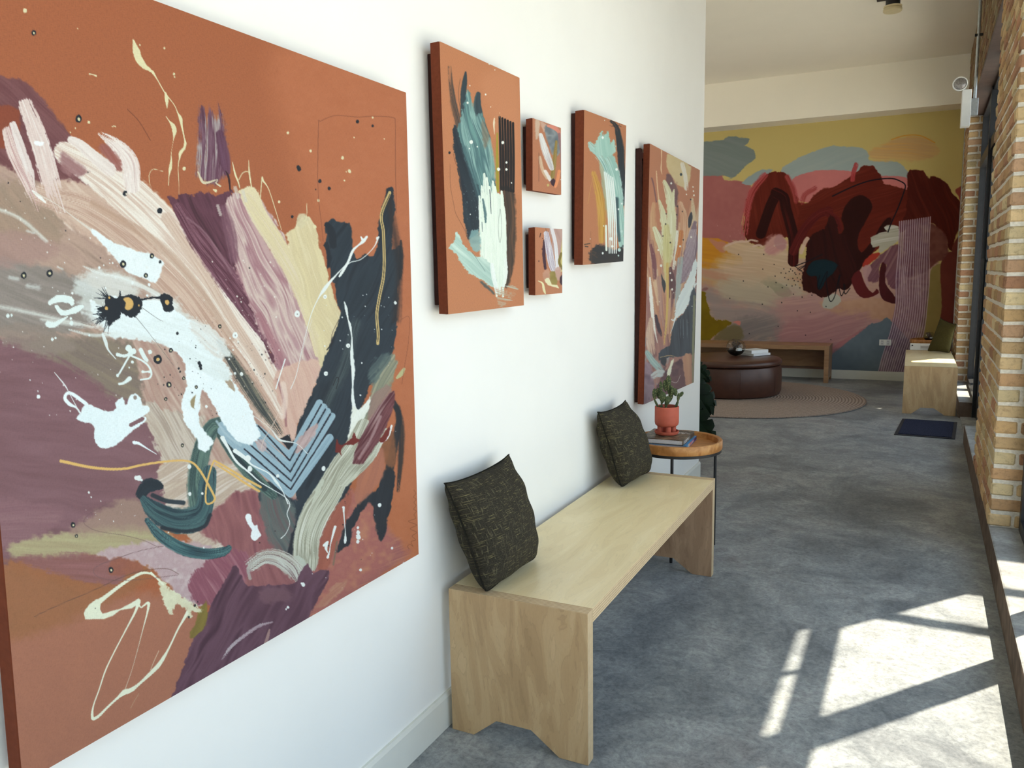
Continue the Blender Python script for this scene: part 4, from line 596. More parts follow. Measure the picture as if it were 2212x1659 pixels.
    p.D([(1500 + a / 3.687, 220 + b / 3.687, 1.3) for a, b in ((352, 1215), (552, 1215), (635, 1295), (545, 1332), (690, 1362), (643, 1388), (720, 1400), (650, 1440), (586, 1474), (390, 1427), (748, 1416), (700, 1480), (734, 1460), (778, 1466), (805, 1458), (840, 1482), (788, 1532), (858, 1555), (936, 1540), (695, 1598), (540, 1612), (282, 1565), (1048, 1630), (755, 1352), (782, 1346), (766, 1332), (800, 1362), (808, 1374), (784, 1406), (820, 1402), (845, 1414), (795, 1424), (826, 1430), (838, 1370), (860, 1362), (728, 1366), (712, 1330))], K)
    p.D([(1500 + a / 5.53, 600 + b / 5.53, 1.2) for a, b in ((655, 667), (1000, 580), (1230, 395), (1385, 412), (1328, 686), (1630, 740), (812, 316), (1043, 297))], K)
    p.spray(1545, 480, 1625, 520, 30, .3, .8, (176, 140, 126), 6)
    return p
# ---------------------------------------------------------------- materials
def srgb(r, g, b):
    f = lambda c: (c / 255 / 12.92) if c <= 10.3 else ((c / 255 + .055) / 1.055) ** 2.4
    return (f(r), f(g), f(b), 1)
def lin(a):
    a = np.clip(a / 255., 0, 1)
    return np.where(a <= .0404, a / 12.92, ((a + .055) / 1.055) ** 2.4)
class NT:
    def __init__(self, name):
        self.m = bpy.data.materials.new(name); self.m.use_nodes = True
        self.t = self.m.node_tree; self.b = self.t.nodes['Principled BSDF']
    def n(self, typ, **kw):
        o = self.t.nodes.new('ShaderNode' + typ)
        for k, v in kw.items():
            if k.startswith('i_'): o.inputs[int(k[2:]) if k[2:].isdigit() else k[2:].replace('_', ' ')].default_value = v
            else: setattr(o, k, v)
        return o
    def l(self, a, b): self.t.links.new(a, b)
    def coord(self, scale=(1, 1, 1), kind='Object', rot=(0, 0, 0)):
        c = self.n('TexCoord'); m = self.n('Mapping'); m.inputs['Scale'].default_value = scale; m.inputs['Rotation'].default_value = rot
        self.l(c.outputs[kind], m.inputs['Vector']); return m.outputs['Vector']
    def noise(self, vec, scale=5, detail=4, rough=.55, dist=0):
        o = self.n('TexNoise'); o.inputs['Scale'].default_value = scale; o.inputs['Detail'].default_value = detail
        o.inputs['Roughness'].default_value = rough; o.inputs['Distortion'].default_value = dist
        self.l(vec, o.inputs['Vector']); return o.outputs['Fac']
    def ramp(self, fac, stops):
        o = self.n('ValToRGB'); e = o.color_ramp.elements
        while len(e) < len(stops): e.new(.5)
        for q, (p, c) in zip(e, stops): q.position = p; q.color = c if len(c) == 4 else tuple(c) + (1,)
        self.l(fac, o.inputs['Fac']); return o.outputs['Color']
    def mix(self, fac, a, b, mode='MIX'):
        o = self.n('Mix', data_type='RGBA', blend_type=mode)
        for s, v in ((0, fac), (6, a), (7, b)):
            if hasattr(v, 'links'): self.l(v, o.inputs[s])
            else: o.inputs[s].default_value = v
        return o.outputs[2]
    def bump(self, h, strength=.2, dist=.002):
        o = self.n('Bump'); o.inputs['Strength'].default_value = strength; o.inputs['Distance'].default_value = dist
        self.l(h, o.inputs['Height']); self.l(o.outputs['Normal'], self.b.inputs['Normal'])
    def fin(self, c, rough=.6, metal=0, spec=.4):
        if hasattr(c, 'links'): self.l(c, self.b.inputs['Base Color'])
        else: self.b.inputs['Base Color'].default_value = c
        if hasattr(rough, 'links'): self.l(rough, self.b.inputs['Roughness'])
        else: self.b.inputs['Roughness'].default_value = rough
        self.b.inputs['Metallic'].default_value = metal; self.b.inputs['Specular IOR Level'].default_value = spec
        return self.m
def plain(name, c, rough=.6, metal=0, spec=.4, var=.12, scale=30, bump=0):
    t = NT(name); v = t.coord(); n = t.noise(v, scale, 3)
    a = tuple(max(0, x * (1 - var)) for x in c[:3]) + (1,); b = tuple(min(1, x * (1 + var)) for x in c[:3]) + (1,)
    if bump: t.bump(n, bump)
    return t.fin(t.ramp(n, [(.3, a), (.7, b)]), rough, metal, spec)
M = {}
M['wall'] = plain('white wall paint', (.83, .84, .82), .75, 0, .25, .012, 3)
M['ceiling'] = plain('ceiling paint', (.92, .87, .75), .85, 0, .2, .012, 2)
M['base'] = plain('baseboard vinyl', (.70, .71, .66), .55, 0, .35, .02, 8)
M['black'] = plain('black powder coat', (.012, .012, .014), .45, 0, .45, .2, 60)
M['frame'] = plain('black aluminium', (.018, .019, .022), .38, .3, .5, .2, 20)
M['steel'] = plain('galvanised steel', (.42, .45, .47), .38, .85, .5, .15, 60)
M['white_plastic'] = plain('white plastic', (.80, .81, .79), .4, 0, .45, .02, 20)
M['terracotta'] = plain('terracotta glaze', srgb(182, 90, 70), .6, 0, .35, .06, 40, .05)
M['soil'] = plain('potting soil', (.018, .014, .011), .95, 0, .1, .6, 220, .8)
M['rust_side'] = plain('rust canvas edge', srgb(108, 54, 35), .85, 0, .15, .1, 90, .1)
M['stretcher'] = plain('dark stretcher wood', srgb(52, 28, 24), .8, 0, .2, .2, 50)
M['cover_blue'] = plain('blue book cover', srgb(52, 130, 190), .35, 0, .5, .12, 15)
M['pages'] = plain('page edges', (.62, .63, .65), .8, 0, .2, .08, 200)
M['white_cover'] = plain('white book cover', (.74, .77, .80), .45, 0, .4, .04, 20)
M['dark_cover'] = plain('charcoal book cover', (.03, .03, .035), .45, 0, .4, .2, 20)
M['beam'] = plain('dark painted steel lintel', srgb(74, 58, 52), .6, 0, .35, .25, 12, .1)
M['asphalt'] = plain('bright pavement', (.52, .52, .50), .9, 0, .2, .1, 3)
M['awning'] = plain('awning cloth', (.10, .10, .11), .8, 0, .2, .1, 10)
def mat_concrete():
    t = NT('polished concrete'); v = t.coord()
    big = t.noise(v, 1.5, 7, .65, .7); mid = t.noise(v, 8, 9, .78, 1.0); fine = t.noise(v, 55, 8, .8, .5)
    c = t.ramp(big, [(.32, (.140, .154, .170)), (.45, (.205, .224, .240)), (.56, (.278, .296, .304)), (.70, (.215, .214, .222))])
    c = t.mix(.9, c, t.ramp(mid, [(.32, (.58, .60, .64)), (.5, (1, 1, 1)), (.66, (1.42, 1.40, 1.36))]), 'MULTIPLY')
    c = t.mix(.9, c, t.ramp(fine, [(.32, (.55, .55, .57)), (.5, (1, 1, 1)), (.68, (1.35, 1.35, 1.34))]), 'MULTIPLY')
    w = t.noise(t.coord((1, 3.6, 1), rot=(0, 0, .5)), 24, 12, .9, 2.2); c = t.mix(t.ramp(w, [(.58, (0, 0, 0)), (.70, (.42, .42, .42))]), c, (.56, .57, .56, 1))
    w2 = t.noise(t.coord((4, 1, 1), rot=(0, 0, .9)), 18, 12, .9, 2.6); c = t.mix(t.ramp(w2, [(.30, (.45, .45, .45)), (.38, (0, 0, 0))]), c, (.13, .135, .145, 1))
    sp = t.noise(v, 200, 2, .5); c = t.mix(t.ramp(sp, [(.76, (0, 0, 0)), (.80, (.5, .5, .5))]), c, (.6, .6, .58, 1))
    t.bump(fine, .06)
    return t.fin(c, t.ramp(mid, [(.3, (.42, .42, .42)), (.7, (.60, .60, .60))]), 0, .35)
M['concrete'] = mat_concrete()
def mat_ledge():
    t = NT('rough concrete'); v = t.coord(); a = t.noise(v, 6, 8, .7, .5); b = t.noise(v, 70, 6, .7)
    c = t.ramp(a, [(.3, (.20, .20, .20)), (.55, (.34, .35, .35)), (.75, (.45, .45, .43))]); c = t.mix(.6, c, t.ramp(b, [(.3, (.6, .6, .6)), (.7, (1.2, 1.2, 1.2))]), 'MULTIPLY'); t.bump(b, .35, .004)
    return t.fin(c, .85, 0, .25)
M['ledge'] = mat_ledge()
def mat_wood(name, ramp, scale, dist=2.2, ns=1., rough=.42, grain=1.):
    t = NT(name); v = t.coord(scale); g = t.noise(v, 2.2 * ns, 4, .5, dist); f = t.noise(t.coord(tuple(s * 7 for s in scale)), 9, 4, .6, .3)
    c = t.ramp(g, ramp); c = t.mix(.35 * grain, c, t.ramp(f, [(.3, (.86, .84, .80)), (.6, (1.04, 1.04, 1.02))]), 'MULTIPLY')
    k = t.n('Math', operation='MULTIPLY'); k.inputs[1].default_value = 9; t.l(g, k.inputs[0]); fr = t.n('Math', operation='FRACT'); t.l(k.outputs[0], fr.inputs[0])
    c = t.mix(t.ramp(fr.outputs[0], [(.0, (0, 0, 0)), (.80, (.06 * grain, .06 * grain, .06 * grain)), (.93, (.26 * grain, .26 * grain, .26 * grain)), (1., (0, 0, 0))]), c, tuple(x * .5 for x in ramp[0][1][:3]) + (1,))
    t.bump(f, .03)
    return t.fin(c, rough, 0, .4)
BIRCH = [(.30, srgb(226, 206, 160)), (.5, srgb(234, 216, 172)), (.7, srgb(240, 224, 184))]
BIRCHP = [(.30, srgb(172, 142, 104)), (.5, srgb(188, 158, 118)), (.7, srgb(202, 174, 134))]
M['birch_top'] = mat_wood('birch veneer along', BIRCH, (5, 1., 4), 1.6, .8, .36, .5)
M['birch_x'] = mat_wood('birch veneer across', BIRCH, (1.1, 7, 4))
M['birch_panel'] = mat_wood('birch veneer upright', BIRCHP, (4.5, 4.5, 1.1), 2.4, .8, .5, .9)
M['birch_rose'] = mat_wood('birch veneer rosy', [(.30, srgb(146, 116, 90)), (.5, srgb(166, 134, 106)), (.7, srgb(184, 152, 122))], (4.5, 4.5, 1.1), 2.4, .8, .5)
OAK = [(.3, srgb(140, 104, 74)), (.5, srgb(156, 120, 88)), (.7, srgb(168, 132, 98))]
M['oak'] = mat_wood('oak veneer', OAK, (1.1, 7, 7), 1.5)
M['tray_wood'] = mat_wood('acacia tray wood', [(.3, srgb(150, 98, 48)), (.5, srgb(182, 126, 70)), (.7, srgb(204, 152, 92))], (2, 9, 4), 1.5, 1.2)
def mat_ply(axis):
    t = NT('plywood edge ' + axis); c = t.n('TexCoord'); s = t.n('SeparateXYZ'); t.l(c.outputs['Object'], s.inputs[0])
    m = t.n('Math', operation='MULTIPLY'); m.inputs[1].default_value = 1 / .0083; t.l(s.outputs[axis], m.inputs[0])
    f = t.n('Math', operation='FRACT'); t.l(m.outputs[0], f.inputs[0])
    k = t.ramp(f.outputs[0], [(.0, srgb(160, 132, 100)), (.12, srgb(160, 132, 100)), (.2, srgb(212, 190, 154)), (.55, srgb(220, 200, 164)), (.62, srgb(190, 164, 128)), (.95, srgb(200, 174, 138))])
    n = t.noise(t.coord((8, 8, 8)), 6, 5, .7); k = t.mix(.5, k, t.ramp(n, [(.3, (.72, .7, .68)), (.65, (1.05, 1.05, 1.05))]), 'MULTIPLY')
    return t.fin(k, .6, 0, .3)
for a in 'XYZ': M['ply' + a] = mat_ply(a)
def mat_attr(name, weave=0., rough=.7, spec=.3, bump=.25, att='paint'):
    t = NT(name); a = t.n('Attribute', attribute_name=att); c = a.outputs['Color']
    if weave:
        w1 = t.noise(t.coord((900, 150, 900)), 1, 2, .5); w2 = t.noise(t.coord((900, 900, 150)), 1, 2, .5)
        hf = t.n('Math', operation='MULTIPLY'); hf.inputs[1].default_value = .5; t.l(w1, hf.inputs[0]); m = t.n('Math', operation='MULTIPLY_ADD'); m.inputs[1].default_value = .5; t.l(w2, m.inputs[0]); t.l(hf.outputs[0], m.inputs[2])
        h = t.n('Attribute', attribute_name='relief')
        fac = t.n('Math', operation='SUBTRACT'); fac.inputs[0].default_value = weave; t.l(h.outputs['Fac'], fac.inputs[1]); fac.use_clamp = True
        c = t.mix(fac.outputs[0], c, t.mix(1, c, t.ramp(m.outputs[0], [(.36, (.84, .83, .82)), (.5, (1, 1, 1)), (.64, (1.1, 1.09, 1.08))]), 'MULTIPLY'))
        t.bump(h.outputs['Fac'], bump, .0012)
    return t.fin(c, rough, 0, spec)
M['paint'] = mat_attr('acrylic on rust canvas', .9, .62, .3)
M['mural_paint'] = mat_attr('matt mural paint', 0, .8, .2)
def mat_brick():
    t = NT('common brick'); a = t.n('Attribute', attribute_name='tint'); v = t.coord(); n = t.noise(v, 38, 8, .75, .3); f = t.noise(v, 190, 5, .7)
    c = t.mix(.9, a.outputs['Color'], t.ramp(n, [(.28, (.55, .50, .46)), (.48, (1, 1, 1)), (.72, (1.18, 1.14, 1.05))]), 'MULTIPLY')
    p = t.noise(v, 95, 3, .6); c = t.mix(t.ramp(p, [(.68, (0, 0, 0)), (.74, (.85, .85, .85))]), c, (.035, .022, .016, 1))
    t.bump(f, .5, .004); return t.fin(c, .9, 0, .15)
M['brick'] = mat_brick()
M['mortar'] = plain('lime mortar', (.66, .62, .54), .95, 0, .1, .15, 80, .4)
def mat_fabric(name, base, th1, th2):
    t = NT(name); u = t.coord((1, 1, 1), 'UV')
    def mp(s):
        m = t.n('Mapping'); m.inputs['Scale'].default_value = s; t.l(u, m.inputs['Vector']); return m.outputs['Vector']
    h = t.noise(mp((9, 150, 1)), 1, 3, .6); v = t.noise(mp((150, 9, 1)), 1, 3, .6); w = t.noise(mp((110, 110, 1)), 1, 3, .7)
    c = t.ramp(w, [(.3, tuple(x * .45 for x in base[:3]) + (1,)), (.7, tuple(x * 1.7 for x in base[:3]) + (1,))])
    c = t.mix(t.ramp(h, [(.60, (0, 0, 0)), (.65, (.85, .85, .85))]), c, th1); c = t.mix(t.ramp(v, [(.59, (0, 0, 0)), (.65, (.75, .75, .75))]), c, th2)
    t.bump(w, .5, .003); return t.fin(c, .95, 0, .12)
M['cushion'] = mat_fabric('woven charcoal olive fabric', srgb(50, 47, 40), srgb(134, 126, 88), srgb(112, 106, 82))
M['cushion_green'] = mat_fabric('woven moss fabric', srgb(70, 66, 40), srgb(104, 96, 58), srgb(90, 82, 50))
M['cream'] = plain('aged cream plastic', srgb(214, 200, 160), .5, 0, .4, .04, 20)
M['ledge_face'] = plain('dark concrete face', srgb(96, 82, 72), .9, 0, .2, .35, 14, .3)  # darker brown-grey for the upright faces of the ledges
M['piping'] = plain('dark seam cord', (.016, .015, .012), .95, 0, .1, .3, 90)
M['leather'] = plain('brown leather', srgb(72, 44, 34), .36, 0, .45, .12, 16, .06)
def mat_rug():
    t = NT('braided jute'); c = t.n('TexCoord'); ln = t.n('VectorMath', operation='LENGTH'); t.l(c.outputs['Object'], ln.inputs[0])
    w = t.noise(t.coord((1, 1, 1)), 60, 3, .6)
    m = t.n('Math', operation='MULTIPLY'); m.inputs[1].default_value = 190; t.l(ln.outputs['Value'], m.inputs[0])
    m2 = t.n('Math', operation='MULTIPLY_ADD'); m2.inputs[1].default_value = 3.5; t.l(w, m2.inputs[0]); t.l(m.outputs[0], m2.inputs[2])
    s = t.n('Math', operation='SINE'); t.l(m2.outputs[0], s.inputs[0])
    k = t.n('Math', operation='MULTIPLY_ADD'); k.inputs[1].default_value = .5; k.inputs[2].default_value = .5; t.l(s.outputs[0], k.inputs[0])
    c1 = t.ramp(k.outputs[0], [(.1, srgb(132, 118, 110)), (.6, srgb(168, 154, 146))]); n2 = t.noise(t.coord(), 130, 3, .7)
    c1 = t.mix(.9, c1, t.ramp(n2, [(.3, (.6, .58, .56)), (.65, (1.2, 1.18, 1.15))]), 'MULTIPLY'); t.bump(k.outputs[0], .6, .006)
    return t.fin(c1, .95, 0, .1)
M['rug'] = mat_rug()
M['mat_pile'] = plain('navy mat pile', srgb(44, 48, 66), .98, 0, .05, .75, 170, .6)
M['mat_rim'] = plain('rubber mat border', (.02, .02, .026), .7, 0, .3, .2, 60)
def mat_cactus():
    t = NT('cactus skin'); vo = t.n('TexVoronoi'); vo.inputs['Scale'].default_value = 130; t.l(t.coord(), vo.inputs['Vector'])
    c = t.ramp(vo.outputs['Distance'], [(.0, srgb(170, 160, 110)), (.16, srgb(150, 142, 96)), (.26, srgb(78, 88, 56)), (.8, srgb(58, 70, 44))]); return t.fin(c, .7, 0, .25)
M['cactus'] = mat_cactus()
M['leaf'] = plain('dark glossy leaf', (.005, .016, .006), .55, 0, .18, .4, 9)
M['stem'] = plain('plant stem', (.03, .06, .02), .5, 0, .4, .3, 30)
M['twig'] = plain('dry succulent', srgb(96, 80, 72), .8, 0, .2, .4, 60)
def mat_glass(name, tint=(1, 1, 1, 1), rough=0.):
    t = NT(name); tr = t.n('BsdfTransparent'); tr.inputs['Color'].default_value = tint; gl = t.n('BsdfGlossy'); gl.inputs['Roughness'].default_value = rough
    lw = t.n('LayerWeight'); lw.inputs['Blend'].default_value = .5; p5 = t.n('Math', operation='POWER'); p5.inputs[1].default_value = 5; t.l(lw.outputs['Facing'], p5.inputs[0])
    fr = t.n('Math', operation='MULTIPLY_ADD'); fr.inputs[1].default_value = .94; fr.inputs[2].default_value = .04; t.l(p5.outputs[0], fr.inputs[0]); mx = t.n('MixShader'); t.l(fr.outputs[0], mx.inputs[0]); t.l(tr.outputs[0], mx.inputs[1]); t.l(gl.outputs[0], mx.inputs[2])
    t.l(mx.outputs[0], t.t.nodes['Material Output'].inputs['Surface']); return t.m
M['pane'] = mat_glass('window glass', (.96, .98, .98, 1)); M['bowl'] = mat_glass('bowl glass', (.86, .88, .88, 1))
def mat_cover(name):
    """printed dust jacket: dark photograph-like mottling with pale flecks"""
    t = NT(name); v = t.coord(); a = t.noise(v, 26, 6, .7, .6); b = t.noise(v, 70, 4, .7)
    c = t.ramp(a, [(.3, srgb(36, 32, 30)), (.5, srgb(82, 72, 58)), (.62, srgb(150, 132, 104)), (.75, srgb(96, 56, 44))]); c = t.mix(.6, c, t.ramp(b, [(.35, (.4, .4, .4)), (.7, (1.4, 1.4, 1.4))]), 'MULTIPLY'); return t.fin(c, .35, 0, .5)
M['jacket'] = mat_cover('printed jacket')
def mat_spine():
    t = NT('rainbow spine'); c = t.n('TexCoord'); s = t.n('SeparateXYZ'); t.l(c.outputs['Generated'], s.inputs[0])
    return t.fin(t.ramp(s.outputs['Y'], [(.02, srgb(40, 120, 190)), (.16, srgb(120, 190, 220)), (.24, srgb(240, 220, 200)), (.36, srgb(226, 130, 90)), (.5, srgb(222, 90, 130)), (.7, srgb(130, 60, 140)), (.85, srgb(60, 40, 90))]), .35, 0, .5)
M['spine'] = mat_spine()
M['lens'] = plain('reflector lens', (.34, .32, .31), .25, .5, .6, .5, 120)
# ---------------------------------------------------------------- mesh helpers
class G:
    """collects shapes, then links them as ONE mesh object"""
    def __init__(self): self.v = []; self.f = []; self.m = []
    def add(self, vs, fs, m=0):
        o = len(self.v); self.v += [tuple(map(float, q)) for q in vs]; self.f += [tuple(i + o for i in q) for q in fs]; self.m += [m] * len(fs)
    def box(self, a, b, m=0, mats=None):
        (x0, y0, z0), (x1, y1, z1) = a, b
        V = [(x0, y0, z0), (x1, y0, z0), (x1, y1, z0), (x0, y1, z0), (x0, y0, z1), (x1, y0, z1), (x1, y1, z1), (x0, y1, z1)]
        F = [(0, 3, 2, 1), (4, 5, 6, 7), (0, 1, 5, 4), (2, 3, 7, 6), (1, 2, 6, 5), (3, 0, 4, 7)]   # -z +z -y +y +x -x
        o = len(self.v); self.v += V; self.f += [tuple(i + o for i in q) for q in F]; self.m += list(mats) if mats else [m] * 6
    def prism(self, poly, lo, hi, axis, m=0, m_side=None):
        """extrude a 2D polygon along axis; poly in the other two axes (in xyz order)"""
        n = len(poly)
        def P(p, h): q = list(p); q.insert('xyz'.index(axis), h); return q
        V = [P(p, lo) for p in poly] + [P(p, hi) for p in poly]
        self.add(V, [tuple(range(n))[::-1], tuple(range(n, 2 * n))], m); self.f[-2:] = self.f[-2:]
        o = len(self.v) - 2 * n
        for i in range(n):
            j = (i + 1) % n; self.f.append((o + i, o + j, o + n + j, o + n + i)); self.m.append(m if m_side is None else m_side)
    def lathe(self, prof, c=(0, 0, 0), n=32, m=0, ax='z', cap=True):
        V = []
        for r, h in prof:
            for k in range(n):
                a = 2 * PI * k / n; x, y = r * math.cos(a), r * math.sin(a)
                V.append((c[0] + x, c[1] + y, c[2] + h) if ax == 'z' else ((c[0] + x, c[1] + h, c[2] + y) if ax == 'y' else (c[0] + h, c[1] + x, c[2] + y)))
        F = []
        for i in range(len(prof) - 1):
            for k in range(n):
                k2 = (k + 1) % n; F.append((i * n + k, i * n + k2, (i + 1) * n + k2, (i + 1) * n + k))
        if cap: F += [tuple(range(n))[::-1], tuple(range((len(prof) - 1) * n, len(prof) * n))]
        self.add(V, F, m)
    def tube(self, pts, r, n=10, m=0):
        P = [Vector(p) for p in pts]; V = []; rr = r if isinstance(r, (list, tuple)) else [r] * len(P)
        for i, p in enumerate(P):
            t = (P[min(i + 1, len(P) - 1)] - P[max(i - 1, 0)]).normalized(); a = Vector((0, 0, 1)) if abs(t.z) < .9 else Vector((1, 0, 0))
            u = t.cross(a).normalized(); w = t.cross(u)
            V += [p + (u * math.cos(2 * PI * k / n) + w * math.sin(2 * PI * k / n)) * rr[i] for k in range(n)]
        F = [(i * n + k, i * n + (k + 1) % n, (i + 1) * n + (k + 1) % n, (i + 1) * n + k) for i in range(len(P) - 1) for k in range(n)]
        F += [tuple(range(n))[::-1], tuple(range((len(P) - 1) * n, len(P) * n))]; self.add(V, F, m)
    def build(self, name, mats, parent=None, loc=(0, 0, 0), smooth=False, bevel=0, fix=True, sub=0):
        me = bpy.data.meshes.new(name); L = Vector(loc)
        me.from_pydata([(a - L.x, b - L.y, c - L.z) for a, b, c in self.v] if loc != (0, 0, 0) else self.v, [], self.f)
        for q in (mats if isinstance(mats, (list, tuple)) else [mats]): me.materials.append(M[q] if isinstance(q, str) else q)
        me.polygons.foreach_set('material_index', self.m)
        if fix:
            bm = bmesh.new(); bm.from_mesh(me); bmesh.ops.recalc_face_normals(bm, faces=bm.faces); bm.to_mesh(me); bm.free()
        if smooth: me.polygons.foreach_set('use_smooth', [True] * len(me.polygons))
        o = bpy.data.objects.new(name, me); col.objects.link(o); o.location = loc
        if parent:
            w = Vector(); q = parent
            while q: w += q.location; q = q.parent
            o.parent = parent; o.location = L - w
        if bevel:
            b = o.modifiers.new('bevel', 'BEVEL'); b.width = bevel; b.segments = 2; b.limit_method = 'ANGLE'
        if sub:
            s = o.modifiers.new('sub', 'SUBSURF'); s.levels = s.render_levels = sub
        if smooth:
            try:
                me.set_sharp_from_angle(angle=math.radians(42))
            except Exception: pass
        return o
def tag(o, label, cat, group=None, kind=None):
    if label: o['label'] = label
    if cat: o['category'] = cat
    if group: o['group'] = group
    if kind: o['kind'] = kind
    return o
def thing(name, label, cat, loc, group=None):
    o = bpy.data.objects.new(name, None); col.objects.link(o); o.location = loc; o.empty_display_size = .1
    return tag(o, label, cat, group)
def struct(o, label=None): o['kind'] = 'structure'; o['label'] = label or o.name; return o
# right wall frame: n = into the wall, s = along the corridor
def RW(n, s, z): return (1.585 + .0125 * s + n, s, z)
class GR(G):
    def box(self, a, b, m=0, mats=None):
        o = len(self.v); G.box(self, a, b, m, mats); self.v[o:] = [RW(*q) for q in self.v[o:]]
    def tube(self, pts, r, n=10, m=0): G.tube(self, [RW(*p) for p in pts], r, n, m)
# ---------------------------------------------------------------- shell of the room
H = 3.74
g = G(); g.box((-4.2, -4.2, -.12), (1.62, 11.2, 0)); g.box((1.62, -4.2, -.12), (1.78, 11.2, -.0005)); struct(g.build('floor', 'concrete'), 'mottled grey polished concrete floor')
g = G(); g.box((-4.2, -4.2, H), (2.1, 11.2, H + .12)); struct(g.build('ceiling', 'ceiling'), 'pale painted ceiling')
g = G(); g.box((-.16, -4.2, 0), (0, 5.363, H)); g.box((-4.2, 5.2, 0), (-.16, 5.363, H)); struct(g.build('wall_left', 'wall'), 'white gallery wall carrying the paintings')
g = G(); g.box((-4.2, 11, 0), (2.1, 11.16, H)); struct(g.build('wall_far', 'wall'), 'end wall behind the mural')
g = G(); g.box((-4.3, 5.363, 0), (-4.2, 11, H)); struct(g.build('wall_side', 'wall'), 'white side wall of the lounge')
g = G(); g.box((-.16, -4.3, 0), (2.1, -4.2, H)); struct(g.build('wall_back', 'wall'), 'white wall behind the viewer')
g = G(); g.box((-4.2, 10.62, 3.212), (1.72, 11, H)); struct(g.build('trim_1', 'ceiling'), 'pale boxed soffit above the mural')
g = G()
g.prism([(0, 0), (.013, 0), (.013, .10), (.008, .112), (0, .112)], -4.2, 5.363, 'y')   # x,z profile along y
struct(g.build('baseboard_left', 'base'), 'pale vinyl baseboard along the white wall')
g = G(); g.box((-4.2, 10.987, 0), (1.71, 11, .112)); struct(g.build('baseboard_far', 'base'), 'pale baseboard under the mural')
# ---------------------------------------------------------------- flat artworks as dense painted grids
def grid_obj(name, P, paint, mat, parent, scale=1., relief=True):
    """P: (rows, cols, 3) vertices; paint: Paint with .c in sRGB 0-255"""
    h, w = P.shape[:2]; me = bpy.data.meshes.new(name)
    me.vertices.add(h * w); me.vertices.foreach_set('co', P.astype(np.float32).ravel())
    i = np.arange(h * w).reshape(h, w); q = np.stack([i[:-1, :-1], i[:-1, 1:], i[1:, 1:], i[1:, :-1]], -1).reshape(-1, 4)
    n = len(q); me.loops.add(n * 4); me.loops.foreach_set('vertex_index', q.ravel().astype(np.int32))
    me.polygons.add(n); me.polygons.foreach_set('loop_start', (np.arange(n) * 4).astype(np.int32)); me.update(calc_edges=True)
    a = me.attributes.new('paint', 'FLOAT_COLOR', 'POINT')
    rgba = np.ones((h * w, 4), np.float32); rgba[:, :3] = np.clip(lin(paint.c.reshape(-1, 3)) * np.array(scale), 0, .92); a.data.foreach_set('color', rgba.ravel())
    if relief:
        r = me.attributes.new('relief', 'FLOAT', 'POINT'); r.data.foreach_set('value', paint.h.ravel())
    me.materials.append(M[mat]); o = bpy.data.objects.new(name, me); col.objects.link(o)
    if parent: o.parent = parent; o.location = -parent.location
    return o
def quad_grid(c, nc, nr, x):
    """c: TL, TR, BR, BL as (y, z) on the plane x; columns spaced evenly as seen along the corridor"""
    TL, TR, BR, BL = [np.array(q, float) for q in c]
    t = np.linspace(0, 1, 400); mid = np.stack([np.full(400, x), (TL[0] + BL[0]) / 2 + ((TR[0] + BR[0]) - (TL[0] + BL[0])) / 2 * t, np.full(400, 1.4)], -1)
    px = trace(mid)[0]; u = np.interp(np.linspace(px[0], px[-1], nc), px, t); v = np.linspace(0, 1, nr)
    U, V = np.meshgrid(u, v); U = U[..., None]; V = V[..., None]
    yz = (TL * (1 - U) + TR * U) * (1 - V) + (BL * (1 - U) + BR * U) * V
    return np.concatenate([np.full(yz.shape[:2] + (1,), x), yz], -1)
def painting(c, art, nc, nr, x, back, label, e=1.):
    y0, z0 = min(q[0] for q in c), min(q[1] for q in c)
    TL, TR, BR, BL = c; r = .004
    t = thing('painting', label, 'painting', (back, y0, z0), 'paintings on the white wall')
    g = G()
    cy = sum(q[0] for q in c) / 4; cz = sum(q[1] for q in c) / 4
    def ring(x_, k): return [(x_, q[0] + (k if q[0] < cy else -k), q[1] + (k if q[1] < cz else -k)) for q in (TL, TR, BR, BL)]
    V = ring(back, .001) + ring(x - r, 0) + ring(x - .0012, .0012) + ring(x - .0008, r)
    F = [(i + 4 * k, (i + 1) % 4 + 4 * k, (i + 1) % 4 + 4 * k + 4, i + 4 * k + 4) for k in range(3) for i in range(4)] + [(0, 1, 2, 3), (12, 13, 14, 15)]
    g.add(V, F); g.build('canvas_wrap', 'rust_side', t, (back, y0, z0))
    P = quad_grid(c, nc, nr, x); X, Y = trace(P.reshape(-1, 3)); X = X.reshape(nr, nc); Y = Y.reshape(nr, nc)
    grid_obj('painted_face', P, art(X, Y), 'paint', t, e)
    g = G(); k = .026
    for a, b in (((.004, y0 + k, z0 + k), (back, y0 + k + .03, max(q[1] for q in c) - k)), ((.004, max(TR[0], BR[0]) - k - .03 - .01, z0 + k + .01), (back, max(TR[0], BR[0]) - k - .01, min(TR[1], BR[1]) + abs(TR[1] - BR[1]) - k - .01))): g.box(a, b)
    g.box((.004, y0 + k + .03, max(TL[1], TR[1]) - k - .045), (back, max(TR[0], BR[0]) - k - .04, max(TL[1], TR[1]) - k - .015)); g.box((.004, y0 + k + .03, z0 + k + .01), (back, max(TR[0], BR[0]) - k - .04, z0 + k + .04))
    g.build('stretcher_bars', 'stretcher', t, (back, y0, z0))
    return t
EP = np.array([0.87, 0.91, 0.93])
painting([(.7059, 1.8906), (1.8126, 1.8763), (1.7988, .6398), (.6815, .6414)], art_big, 760, 900, .06, .026, 'largest abstract painting on rust canvas with white pours, navy flame and plum foot', np.array([0.76, 0.82, 0.87]))
painting([(1.9869, 2.0444), (2.4918, 2.0489), (2.5002, 1.2991), (1.9938, 1.2946)], art_tall, 260, 620, .06, .029, 'tall rust painting with teal and cream strokes beside a comb of black bars', EP)
